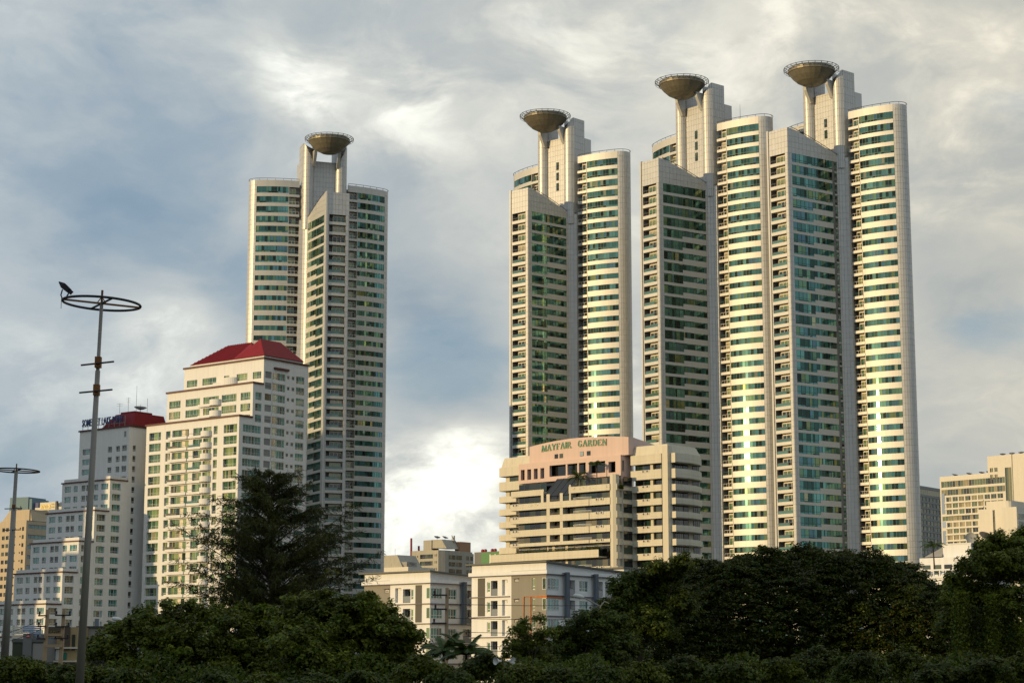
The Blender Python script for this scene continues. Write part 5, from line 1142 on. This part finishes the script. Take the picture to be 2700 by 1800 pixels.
def street_lamp(label, Y, head, elbow, base_px, two=False, mat_='galv'):
    h = at(*head, Y); e = at(*elbow, Y); bx_ = at(base_px, 1700, Y).x; t = thing('street_lamp', label, 'street lamp', (bx_, Y, 0), 0, 'arm street lamps'); o = Vector((bx_, Y, 0))
    pts = [Vector((0, 0, 0)), Vector((0, 0, e.z * .8)), e - o if False else Vector((e.x - bx_, 0, e.z)), Vector((h.x - bx_, 0, h.z))]
    MB().tube(pts[:3] + [pts[3]], [.09, .07, .05, .04], 8).build('column', mat_, t)
    d = Vector((-.55, 0, .1)) if h.x < e.x else Vector((.55, 0, .1)); p = pts[3]; MB().tube([p - d * .2, p + d * .3, p + d, p + d * 1.15], [.06, .16, .14, .03], 10).build('lamp_head', 'lamp_white', t, True)
    if two: q = at(*two, Y); MB().tube([pts[2], Vector(((pts[2].x + q.x - bx_) / 2, 0, (pts[2].z + q.z - 0) / 2 + .25)), Vector((q.x - bx_, 0, q.z))], [.05, .04, .04], 8).build('second_arm', mat_, t)
street_lamp('street lamp on a long arm above the trees by the red roofed block', 140, (318, 1633), (360, 1652), 368)
street_lamp('street lamp with forked arms in front of the right low white block', 135, (1536, 1573), (1583, 1598), 1583, two=(1606, 1590))
hs = thing('horn_speakers', 'pair of pale horn loudspeakers on a post among the shrubs', 'loudspeaker', (at(1330, 1742, 78).x, 78, 0)); zz = at(1330, 1742, 78).z
MB().tube([(0, 0, 0), (0, 0, zz - .05)], .05, 6).build('post', 'galv', hs)
for sx in (-1, 1): o = MB().lathe([(.03, .0), (.045, .10), (.09, .2), (.15, .28), (.155, .29)], 16).build('horn', 'lamp_white', hs, True); o.location = (sx * .12, 0, zz); o.rotation_euler = (R(88), 0, R(sx * 52))
def wire(label, a, b_, Ya, Yb, sag, r=.012):
    p, q = at(*a, Ya), at(*b_, Yb); w = tag(MB().tube([p.lerp(q, i / 14) - Vector((0, 0, sag * 4 * (i / 14) * (1 - i / 14))) for i in range(15)], r, 4).build('overhead_wire', 'dark_steel'), label, 'wire', 'overhead wires')
for i, (y0, y1) in enumerate(((1591, 1590), (1628, 1626), (1664, 1662), (1700, 1700), (1712, 1711))): wire('%s of the thin wires crossing before the low white blocks' % ('topmost', 'second from top', 'third from top', 'fourth from top', 'lowest')[i], (1177, y0), (1760, y1), 150, 151, .15, .02)
for i, y in enumerate((1742, 1747, 1752)): wire('%s dark wire low in front of the shophouses' % ('upper', 'middle', 'lower')[i], (-40, y), (300, y), 164, 166, .1, .025)
for i, (a, b_) in enumerate((((20, 1668), (126, 1622)), ((20, 1690), (124, 1650)))): wire('%s thin wire slanting left from the left utility pole' % ('upper', 'lower')[i], a, b_, 165, 165, .1, .02)
ph = thing('phone_antennas', 'cluster of white panel antennas rising behind the tree right of the cream building', 'antenna', at(1838, 1500, 430)); 
for i, (px, y0, y1) in enumerate(((1819, 1444, 1478), (1826, 1446, 1476), (1836, 1443, 1470), (1849, 1456, 1480), (1886, 1444, 1485))):
    p, q = at(px, y0, 430), at(px, y1, 430); MB().box(p.x - ph.location.x - .16, p.x - ph.location.x + .16, -.1, .1, q.z - ph.location.z, p.z - ph.location.z).build('panel_antenna', 'lamp_white', ph); MB().tube([(p.x - ph.location.x, .16, at(1838, 1500, 430).z - ph.location.z - 14), (p.x - ph.location.x, .16, p.z - ph.location.z)], .07, 5).build('mast', 'galv', ph)
# ---------------------------------------------------------------- trees
def leaf_mat(name, ramp, tr=.35):
    m = bpy.data.materials.new(name); m.use_nodes = True; T = NT(m.node_tree); b = T.n['Principled BSDF']; out = T.n['Material Output']
    ge = T.node('ShaderNodeNewGeometry'); c = T.ramp(ge.outputs['Random Per Island'], ramp); tc = T.node('ShaderNodeTexCoord').outputs['Object']
    v = T.maprange(T.noise(tc, .55, 3, .5), .3, .7, .55, 1.35); vv = T.node('ShaderNodeCombineColor'); [T.put(vv.inputs[i], v) for i in range(3)]
    c = T.mix(1.0, c, vv.outputs[0], 'MULTIPLY'); T.put(b.inputs['Base Color'], c); b.inputs['Roughness'].default_value = .55; b.inputs['Specular IOR Level'].default_value = .25
    t = T.node('ShaderNodeBsdfTranslucent'); T.put(t.inputs[0], c); mx = T.node('ShaderNodeMixShader'); mx.inputs[0].default_value = tr
    T.l.new(b.outputs[0], mx.inputs[1]); T.l.new(t.outputs[0], mx.inputs[2]); T.l.new(mx.outputs[0], out.inputs[0]); MATS[name] = m
leaf_mat('leaf_mid', [(0, (0.0480, 0.0695, 0.0046)), (.5, (0.0896, 0.1213, 0.0075)), (.85, (0.1396, 0.1681, 0.0109)), (1, (0.2058, 0.1999, 0.0167))])
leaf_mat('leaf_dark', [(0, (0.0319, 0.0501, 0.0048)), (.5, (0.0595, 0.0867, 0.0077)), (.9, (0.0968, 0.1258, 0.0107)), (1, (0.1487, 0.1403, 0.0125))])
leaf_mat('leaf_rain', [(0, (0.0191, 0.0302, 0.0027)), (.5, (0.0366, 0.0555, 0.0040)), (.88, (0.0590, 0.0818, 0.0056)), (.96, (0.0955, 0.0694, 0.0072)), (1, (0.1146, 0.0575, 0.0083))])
leaf_mat('leaf_needle', [(0, (0.0282, 0.0368, 0.0064)), (.5, (0.0528, 0.0624, 0.0109)), (.9, (0.0845, 0.0872, 0.0147)), (1, (0.1153, 0.0928, 0.0186))], .2)
leaf_mat('leaf_light', [(0, (0.0988, 0.1320, 0.0091)), (.5, (0.1638, 0.2060, 0.0147)), (1, (0.2625, 0.2720, 0.0238))])
leaf_mat('leaf_palm', [(0, (0.021, 0.043, 0.009)), (.6, (0.045, 0.083, 0.014)), (1, (0.088, 0.116, 0.026))], .2)
mat('bark', (.055, .042, .030), .9, 0, .2, .1, noise=.35, nscale=2, bump=.5, bscale=6)
def leaf_mesh(P, N, S, aspect=.5, fold=.25, rnd=rng, tang=None):
    """P centres, N normals, S sizes: every leaf a small bent pair of quads"""
    n = len(P); a = rnd.normal(size=(n, 3)) if tang is None else tang
    U = a - (a * N).sum(1, keepdims=True) * N; U /= np.linalg.norm(U, axis=1, keepdims=True) + 1e-9; V = np.cross(N, U)
    h = S[:, None] * .5; w = h * aspect
    q = np.stack([P - U * h, P + V * w + N * h * fold * .4, P + U * h, P - V * w + N * h * fold * .4], 1).reshape(-1, 3)
    return q, n
def mesh_quads(name, q, n, m):
    me = bpy.data.meshes.new(name); me.vertices.add(4 * n); me.vertices.foreach_set('co', q.astype(np.float32).ravel()); me.loops.add(4 * n); me.loops.foreach_set('vertex_index', np.arange(4 * n, dtype=np.int32)); me.polygons.add(n); me.polygons.foreach_set('loop_start', np.arange(0, 4 * n, 4, dtype=np.int32)); me.polygons.foreach_set('loop_total', np.full(n, 4, dtype=np.int32)); me.update(calc_edges=True); me.materials.append(MATS[m]); return me
def crown_points(blobs, n_leaf, clump, flat=.75, seed=1, shell=.55, per=60, droop=0.0):
    """blobs: (centre Vector, radius); small leaf clumps sit on and in every blob"""
    rd = np.random.default_rng(seed); P = []; N = []; w = np.array([r ** 2 for _, r in blobs]); w = w / w.sum()
    for (c, r), wi in zip(blobs, w):
        k = max(3, int(n_leaf * wi / per)); d = rd.normal(size=(k, 3)); d /= np.linalg.norm(d, axis=1, keepdims=True); d[:, 2] = np.where(d[:, 2] < -.35, -d[:, 2] * .7, d[:, 2])
        rad = r * (shell + (1.06 - shell) * rd.random(k) ** .6) * (1 + .16 * rd.normal(size=k)); cc = np.array(c) + d * rad[:, None] * np.array([1, 1, .85])
        e = rd.normal(size=(k * per, 3)); e /= np.linalg.norm(e, axis=1, keepdims=True); e *= (rd.random(k * per) ** .5)[:, None]; cs = clump * (.6 + .8 * rd.random(k)); off = e * np.repeat(cs, per)[:, None] * np.array([1, 1, flat])
        off[:, 2] -= droop * (off[:, 0] ** 2 + off[:, 1] ** 2) ** .5
        P.append(np.repeat(cc, per, 0) + off); nn = np.repeat(d, per, 0) * .5 + e * .5 + np.array([0, 0, .75]) + rd.normal(size=(k * per, 3)) * .45; N.append(nn / np.linalg.norm(nn, axis=1, keepdims=True))
    return np.concatenate(P), np.concatenate(N), rd
def limbs(root_z, base, blobs, r0, seed, bark='bark', nmax=9):
    rd = random.Random(seed); m = MB(); top = sum((b.z for b, _ in blobs)) / len(blobs); fork = Vector((base.x, base.y, min(root_z + (top - root_z) * .55, top - .4)))
    m.tube([base, base.lerp(fork, .5) + Vector((rd.uniform(-.2, .2), rd.uniform(-.2, .2), 0)), fork], [r0, r0 * .8, r0 * .7], 9)
    heads = rd.sample(blobs, min(nmax, len(blobs))); ends = []
    for c, r in heads:
        mid = fork.lerp(c, .55) + Vector((rd.uniform(-.3, .3), rd.uniform(-.3, .3), -.1 * r)); m.tube([fork, mid, c], [r0 * .42, r0 * .22, r0 * .07], 6); ends += [(mid, r), (mid.lerp(c, .5), r), (c, r)]
    for c, r in blobs:
        p, _ = min(ends, key=lambda e: (e[0] - c).length); m.tube([p, (p + c) / 2 + Vector((0, 0, -.1 * r)), c + Vector((0, 0, r * .4))], [r0 * .1, r0 * .06, r0 * .02], 4)
    return m
def tree(label, Y, trunk, pxblobs, n_leaf, size, clump, m, seed, name='tree', depth=1.0, flat=.75, aspect=.5, r0=.22, droop=0.0, cat='tree', per=60, shell=.55, group=None):
    rd = random.Random(seed); bl = []
    for px, py, rp in pxblobs:
        r = rp * Y / F; dy = rd.uniform(-1, 1) * depth * r * 1.6; c = at(px, py, Y); bl.append((Vector((c.x, c.y + dy, max(c.z, r * .3))), r))
        bl.append((Vector((c.x + rd.uniform(-.4, .4) * r, c.y + r * rd.uniform(.6, 1.8) * depth, max(c.z - .15 * r, r * .3))), r * .85))
    base = at(trunk, 1780, Y); t = thing(name, label, cat, (base.x, Y, 0), 0, group); o = Vector((base.x, Y, 0)); bl = [(c - o, r) for c, r in bl]
    limbs(0, Vector((0, 0, 0)), bl, r0, seed).build('trunk', 'bark', t)
    P, N, rg = crown_points(bl, n_leaf, clump, flat, seed, shell, per, droop); P[:, 2] = np.maximum(P[:, 2], .05)
    q, n = leaf_mesh(P, N, size * (.6 + .8 * rg.random(len(P))), aspect, rnd=rg); link('crown', mesh_quads('crown', q, n, m), t); return t
G = 'park trees in the foreground'
tree('broad feathery tree left of the dark needle tree, in front of the red roofed block', 96, 470, [(287, 1715, 52), (345, 1668, 48), (395, 1650, 50), (330, 1760, 70), (460, 1640, 55), (430, 1715, 80), (540, 1640, 56), (520, 1715, 85), (610, 1650, 58), (620, 1725, 85), (690, 1660, 60), (700, 1740, 85), (440, 1790, 90), (580, 1795, 90), (378, 1618, 22), (500, 1596, 16), (560, 1606, 18), (636, 1602, 15), (688, 1608, 16), (300, 1668, 16), (262, 1690, 18), (440, 1600, 14)], 84000, .19, .34, 'leaf_mid', 3, r0=.2, group=G)
tree('broad feathery tree right of the dark needle tree, before the left low block', 92, 900, [(770, 1640, 60), (826, 1606, 48), (800, 1700, 80), (880, 1630, 60), (950, 1612, 46), (940, 1690, 80), (1010, 1660, 58), (870, 1760, 95), (1030, 1735, 70), (1072, 1690, 40), (760, 1780, 90), (985, 1785, 85), (762, 1584, 16), (850, 1566, 18), (906, 1582, 15), (966, 1572, 18), (1076, 1652, 15), (1096, 1672, 13), (1030, 1612, 15)], 76000, .19, .33, 'leaf_mid', 5, r0=.2, group=G)
tree('small pale green tree top poking up beside the left low block', 118, 985, [(975, 1592, 34), (1005, 1612, 36), (955, 1625, 40), (1000, 1660, 48)], 9000, .16, .3, 'leaf_light', 8, r0=.1, group=G)
# dark needle tree: many drooping feathery sprays on upswept limbs
def needle_tree(label, Y, px, top_py, seed):
    rd = np.random.default_rng(seed); base = at(px, 1780, Y); top = at(px - 15, top_py, Y).z; t = thing('needle_tree', label, 'tree', (base.x, Y, 0), 0, G); m = MB(); P = []; N = []; Tn = []
    k = Y / F; m.tube([(0, 0, 0), (.1, 0, top * .5), (-.2, 0, top * .8), (-.35, 0, top)], [.34, .22, .1, .02], 9)
    sil = [(1238, 22), (1265, 70), (1310, 120), (1360, 160), (1420, 185), (1480, 215), (1530, 222), (1590, 205), (1650, 150)]
    for i in range(210):
        u = rd.random() ** .9; py = 1245 + u * 380; half = np.interp(py, [s[0] for s in sil], [s[1] for s in sil]) * (1.0 + .26 * rd.normal()); z = at(px, py, Y).z; az = rd.uniform(0, 2 * PI); L = max(half * k, .3) * rd.uniform(.55, 1.08)
        z0 = max(z - L * rd.uniform(.15, .75), .8); x0 = -.35 * (z0 / top) ** 2
        e = np.array([x0 + cos(az) * L, sin(az) * L, z + rd.uniform(-.05, .2) * L]); a = np.array([x0, 0, z0]); mid = (a + e) / 2 + np.array([0, 0, .1 * L]); m.tube([tuple(a), tuple(mid), tuple(e)], [.06, .035, .012], 4)
        for j in range(11):
            s = .34 + .7 * j / 10; c = a * (1 - s) ** 2 + 2 * s * (1 - s) * mid + e * s * s; nn = 23; ang = rd.uniform(0, 2 * PI, nn); el = rd.normal(.15, .5, nn); dr = np.stack([np.cos(ang) * np.cos(el), np.sin(ang) * np.cos(el), np.sin(el)], 1); dr[:, :2] += .55 * np.array([cos(az), sin(az)]); ln = rd.uniform(.15, .55, nn)
            P.append(c + dr * ln[:, None] * .8 - np.array([0, 0, 1]) * (ln ** 2)[:, None] * .5); Tn.append(dr - np.array([0, 0, .5])); q = rd.normal(size=(nn, 3)); N.append(q / np.linalg.norm(q, axis=1, keepdims=True))
    m.build('trunk', 'bark', t); P = np.concatenate(P); N = np.concatenate(N); Tn = np.concatenate(Tn); q, n = leaf_mesh(P, N, rd.uniform(.22, .5, len(P)), .13, rnd=rd, tang=Tn); link('crown', mesh_quads('crown', q, n, 'leaf_needle'), t)
needle_tree('tall dark feathery needle tree before the white stepped block and lone tower', 130, 712, 1236, 21)
# palms
def palm(label, pos, trunk_h, n_fr, L, seed, up=.9, r=.12, leaf=.5, m='leaf_palm', cat='palm', lean=.2, group=None):
    rd = np.random.default_rng(seed); t = thing('palm_tree', label, cat, pos, rd.uniform(0, 6), group); tp = Vector((lean * trunk_h * .2, 0, trunk_h)); tr = MB().tube([(0, 0, 0), (lean * trunk_h * .07, 0, trunk_h * .5), tp], [r, r * .8, r * .75], 8); tr.build('trunk', 'bark', t)
    for i in range(n_fr):
        az = 2 * PI * i / n_fr + rd.uniform(-.3, .3); el = rd.uniform(.1, up); f = MB(); pts = []; d = Vector((cos(az) * cos(el), sin(az) * cos(el), sin(el))); p = tp.copy(); l = L * rd.uniform(.8, 1.1)
        for j in range(9): pts.append(p.copy()); p = p + d * (l / 8); d = (d + Vector((0, 0, -.17))).normalized()
        f.tube(pts, [.035 * (1 - j / 9.5) + .006 for j in range(9)], 4)
        for j in range(1, 46):
            s = j / 46 * 7.9; a = pts[int(s)].lerp(pts[int(s) + 1], s % 1); tg = (pts[int(s) + 1] - pts[int(s)]).normalized(); sd = tg.cross(Vector((0, 0, 1))).normalized(); ll = leaf * sin(PI * (.12 + .8 * j / 46)) * rd.uniform(.85, 1.1)
            for s_ in (-1, 1):
                e = a + sd * s_ * ll * .8 + tg * ll * .55 + Vector((0, 0, -.38 * ll)); w = tg * .018; f.add([tuple(a - w), tuple(a + w), tuple(a.lerp(e, .6) + w * 1.2), tuple(e)], [(0, 1, 2, 3)])
        f.build('frond', m, t)
    return t
palm('feathery garden palm with arching fronds, left one before the low blocks', at(1168, 1790, 84), 1.1, 17, 1.35, 4, 1.25, .07, .36, group='garden palms'); bpy.context.view_layer.update()
palm('feathery garden palm with arching fronds, right one before the low blocks', at(1228, 1790, 82), 1.0, 17, 1.4, 9, 1.3, .07, .36, group='garden palms')
palm('tall dark coconut palm by the grey slab, far right', at(2464, 1500, 300), 3.6, 14, 2.3, 6, 1.0, .13, .6)
palm('bushy terrace palm left of the slim one on the cream building', local(Mf, (-22.2, -5.2, 44.2)), 3.2, 18, 2.8, 12, 1.25, .18, .9)
palm('slim terrace palm standing taller on the cream building terrace', local(Mf, (-16.4, -5.0, 44.2)), 5.4, 14, 1.8, 15, 1.2, .11, .7)
palm('small potted palm at left end of the cream building terrace wall', local(Mf, (-46.4, -6.0, 29.5)), .6, 9, 1.0, 17, 1.2, .06, .4)
# planting on the terraces of the cream building
for i, (x0, x1, y, z) in enumerate(((-23.6, -12.2, -5.6, 44.9), (-41, -20, -6.0, 30.6), (-19, -15, -6.2, 30.4), (-41.4, -33.2, -5.6, 41.8), (-10.1, -9.4, -4.4, 44.6))):
    P = np.column_stack([rng.uniform(x0, x1, 1400), y + rng.normal(0, .3, 1400), z + np.abs(rng.normal(0, .38, 1400))]); N = rng.normal(size=(1400, 3)); N[:, 2] += 1; N /= np.linalg.norm(N, axis=1, keepdims=True)
    q, n = leaf_mesh(P, N, rng.uniform(.15, .4, 1400)); o = tag(link('planter_hedge', mesh_quads('planter_hedge', q, n, 'leaf_dark')), 'low green planting along %s of the cream building' % ('the upper right terrace', 'the long lower terrace', 'the short lower terrace end', 'the upper left balcony', 'the narrow side balcony')[i], 'hedge'); o.location = Mf.location; o.rotation_euler = Mf.rotation_euler; o.scale = Mf.scale; o['kind'] = 'stuff'
tree('slender young tree with sparse leaves before the orange pipes', 100, 1400, [(1392, 1646, 22), (1424, 1630, 16), (1370, 1668, 28), (1410, 1690, 40), (1440, 1672, 30), (1375, 1720, 42), (1425, 1745, 46), (1350, 1700, 24)], 9000, .15, .26, 'leaf_mid', 31, r0=.08, per=36, group=G)
tree('rounded tree below the right low block facade, left of the dark tree', 112, 1520, [(1500, 1680, 46), (1560, 1640, 46), (1610, 1640, 44), (1540, 1720, 70), (1620, 1710, 66), (1480, 1745, 56), (1580, 1770, 70)], 40000, .2, .34, 'leaf_dark', 33, r0=.16, group=G)
tree('dark spreading tree overlapping the right low block corner', 138, 1690, [(1640, 1560, 40), (1690, 1530, 42), (1650, 1620, 58), (1720, 1580, 60), (1760, 1520, 44), (1700, 1660, 70), (1640, 1690, 60), (1780, 1600, 62), (1800, 1490, 32), (1740, 1500, 30), (1612, 1600, 30)], 70000, .21, .42, 'leaf_dark', 35, r0=.24, group=G)
# the great rain tree dome: leaf pads over an umbrella of limbs
dome = [(1700, 1560), (1760, 1520), (1830, 1488), (1900, 1470), (1980, 1456), (2060, 1446), (2140, 1444), (2220, 1448), (2300, 1456), (2370, 1478), (2430, 1512), (2490, 1545), (2530, 1580)]
def rain_tree(label, Y, px, seed):
    rd = np.random.default_rng(seed); base = at(px, 1780, Y); t = thing('rain_tree', label, 'tree', (base.x, Y, 0)); k = Y / F; o = np.array([base.x, Y, 0])
    m = MB(); fork = Vector((0, 0, 2.2)); m.tube([(0, 0, 0), (.1, 0, 1.2), fork], [.75, .6, .55], 12)
    xs = np.array([d[0] for d in dome]); ys = np.array([d[1] for d in dome]); n = 8600
    pxs = rd.uniform(1690, 2540, n); topz = np.array([at(x, np.interp(x, xs, ys), Y).z for x in pxs]); u = rd.random(n)
    v = rd.uniform(-1, 1, n); zc = 1.0 + (topz - 1.0) * np.sqrt(np.maximum(1 - v ** 2, 0)) * (1 - .16 * u ** 2) - .3; low = rd.random(n) < .35; zc = np.where(low, zc * rd.uniform(.35, 1, n), zc)
    bump = .35 * np.sin(pxs * .045 + v * 5) + .3 * np.sin(pxs * .021 - v * 9 + 1) + rd.normal(0, .16, n)
    C_ = np.column_stack([(pxs - 1350) * k - base.x, v * 10.5 + 1.0, np.maximum(zc + bump, .6)]); per = 44
    e = rd.normal(size=(n * per, 3)); e /= np.linalg.norm(e, axis=1, keepdims=True); e *= (rd.random(n * per) ** .5)[:, None]; cs = rd.uniform(.28, .6, n); P = np.repeat(C_, per, 0) + e * np.repeat(cs, per)[:, None] * np.array([1.2, 1.2, .42])
    N = e * .5 + np.array([0, 0, 1.0]) + rd.normal(size=(n * per, 3)) * .45; N /= np.linalg.norm(N, axis=1, keepdims=True); q, nq = leaf_mesh(P, N, rd.uniform(.15, .32, len(P)), .5, rnd=rd); link('crown', mesh_quads('crown', q, nq, 'leaf_rain'), t)
    for i in range(26):
        c = C_[rd.integers(n)]; c = Vector(c * np.array([1, 1, .86])); mid = fork.lerp(c, .5) + Vector((0, 0, .7)); m.tube([fork, mid, c], [.2, .11, .03], 6)
    m.build('trunk', 'bark', t)
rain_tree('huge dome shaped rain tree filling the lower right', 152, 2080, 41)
tree('vine hung tree rising at the right picture edge', 122, 2610, [(2560, 1500, 44), (2600, 1450, 36), (2632, 1425, 26), (2670, 1440, 36), (2700, 1420, 34), (2640, 1500, 60), (2700, 1510, 60), (2530, 1570, 48), (2590, 1580, 66), (2670, 1600, 70), (2550, 1650, 62), (2630, 1680, 72), (2700, 1690, 70), (2520, 1530, 26)], 90000, .2, .4, 'leaf_mid', 43, r0=.26, group=G)
for i, (px, y0, y1) in enumerate(((2528, 1560, 1760), (2570, 1600, 1770), (2612, 1570, 1760), (2655, 1620, 1780), (2690, 1590, 1775))):
    a, b_ = at(px, y0, 119), at(px + 8, y1, 118); n = 2200; s = rng.random(n); P = np.array(a)[None] * (1 - s[:, None]) + np.array(b_)[None] * s[:, None] + rng.normal(size=(n, 3)) * np.array([.28, .25, .1]); N = rng.normal(size=(n, 3)); N /= np.linalg.norm(N, axis=1, keepdims=True); q, n = leaf_mesh(P, N, rng.uniform(.1, .24, n)); o = tag(link('hanging_vine', mesh_quads('hanging_vine', q, n, 'leaf_rain' if i % 2 else 'leaf_mid')), 'leafy creeper hanging in a curtain from the right edge tree, %s' % ('leftmost', 'second from left', 'middle one', 'second from right', 'rightmost')[i], 'creeper', 'creepers of the right edge tree')
# shrubs along the bottom edge
sh = [(40, 1775, 46, 72), (110, 1782, 40, 74), (175, 1790, 36, 72), (250, 1795, 40, 76), (330, 1800, 40, 74), (1105, 1770, 50, 76), (1180, 1800, 40, 70), (1280, 1765, 50, 80), (1370, 1790, 46, 74), (1470, 1800, 48, 74), (1580, 1800, 46, 74), (1690, 1790, 50, 78), (1800, 1775, 56, 80), (1930, 1790, 52, 76), (2050, 1778, 52, 80), (2150, 1760, 62, 82), (2270, 1770, 58, 78), (2380, 1760, 60, 82), (2480, 1790, 56, 76), (2590, 1780, 60, 76), (2690, 1775, 60, 78), (690, 1815, 50, 72), (820, 1815, 50, 72), (560, 1815, 50, 72), (950, 1812, 50, 72)]
sh.sort()
for i, (px, py, rp, Y) in enumerate(sh):
    where = ['at the left edge', 'below the left lamp mast', 'right of the big mast foot', 'below the shophouses', 'below the left feathery tree start', 'under the left feathery tree', 'under the needle tree', 'left under the right feathery tree', 'right under the right feathery tree', 'left of the garden palms', 'under the garden palms', 'by the horn loudspeakers', 'under the slender young tree', 'left under the rounded tree', 'right under the rounded tree', 'under the dark spreading tree', 'at the left foot of the dome tree', 'below the left of the dome tree', 'below the dome centre left', 'below the dome centre', 'below the dome centre right', 'below the right of the dome tree', 'at the right foot of the dome tree', 'below the vine hung tree', 'in the right bottom corner'][i]
    tree('leafy shrub along the bottom edge ' + where, Y, px, [(px - rp * .5, py + 6, rp * .75), (px + rp * .5, py, rp * .8), (px, py - rp * .35, rp * .6)], 9000, .15, .24, ('leaf_mid', 'leaf_dark', 'leaf_dark')[i % 3], 60 + i, name='shrub', r0=.05, cat='shrub', group='shrubs along the bottom edge', per=40)

# low undergrowth that closes the view under the crowns
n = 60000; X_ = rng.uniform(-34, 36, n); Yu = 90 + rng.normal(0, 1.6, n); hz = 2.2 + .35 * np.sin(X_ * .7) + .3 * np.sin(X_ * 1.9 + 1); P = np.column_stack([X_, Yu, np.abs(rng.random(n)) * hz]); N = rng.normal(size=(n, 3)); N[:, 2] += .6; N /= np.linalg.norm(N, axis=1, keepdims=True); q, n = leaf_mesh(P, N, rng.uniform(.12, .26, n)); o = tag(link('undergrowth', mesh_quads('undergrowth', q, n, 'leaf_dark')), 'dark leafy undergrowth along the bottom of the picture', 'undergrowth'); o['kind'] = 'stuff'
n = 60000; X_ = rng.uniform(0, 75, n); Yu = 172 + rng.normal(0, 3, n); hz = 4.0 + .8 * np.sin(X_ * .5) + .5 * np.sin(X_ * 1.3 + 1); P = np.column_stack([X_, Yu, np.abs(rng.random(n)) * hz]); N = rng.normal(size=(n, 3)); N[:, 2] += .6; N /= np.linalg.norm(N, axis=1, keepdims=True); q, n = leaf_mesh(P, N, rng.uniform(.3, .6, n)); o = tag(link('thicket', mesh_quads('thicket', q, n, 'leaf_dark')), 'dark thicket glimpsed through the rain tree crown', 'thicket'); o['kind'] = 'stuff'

# ---------------------------------------------------------------- unseen sun blockers, added to shade the park trees and the left hotel
def slab(label, q, p0, p1, h, depth=16):
    u = Vector((cos(SUN_AZ), sin(SUN_AZ), 0)); v = Vector((-sin(SUN_AZ), cos(SUN_AZ), 0)) * -1
    c = u * q + v * ((p0 + p1) / 2); t = thing('sun_blocker', label, 'building', (c.x, c.y, 0), SUN_AZ + PI / 2, 'added sun blockers out of view'); w = (p1 - p0) / 2
    MB().box(-w, w, -depth / 2, depth / 2, 0, h).build('wall', 'concrete', t)
    for k in range(int(h / 3.2) - 1): MB().box(-w + 1, w - 1, -depth / 2 - .05, depth / 2 + .05, 2 + 3.2 * k, 3.6 + 3.2 * k).build('window_band', 'dusk_glass', t)
for i, (q, p0, p1, h) in enumerate(((80, -70, -12, 46), (84, -8, 50, 44), (78, 54, 112, 47), (82, 116, 170, 46), (80, 174, 251, 45))): slab('added grey sun-blocking slab out of view behind the camera, %s in the row' % ('first', 'second', 'third', 'fourth', 'fifth')[i], q, p0, p1, h)
slab('added tall grey sun-blocking slab out of view to the left', -6, 556.5, 600, 102); slab('added lower grey sun-blocking slab out of view to the left', -4, 550, 556, 52)  # added blocks, never in view, that keep the sun off the terraced hotel
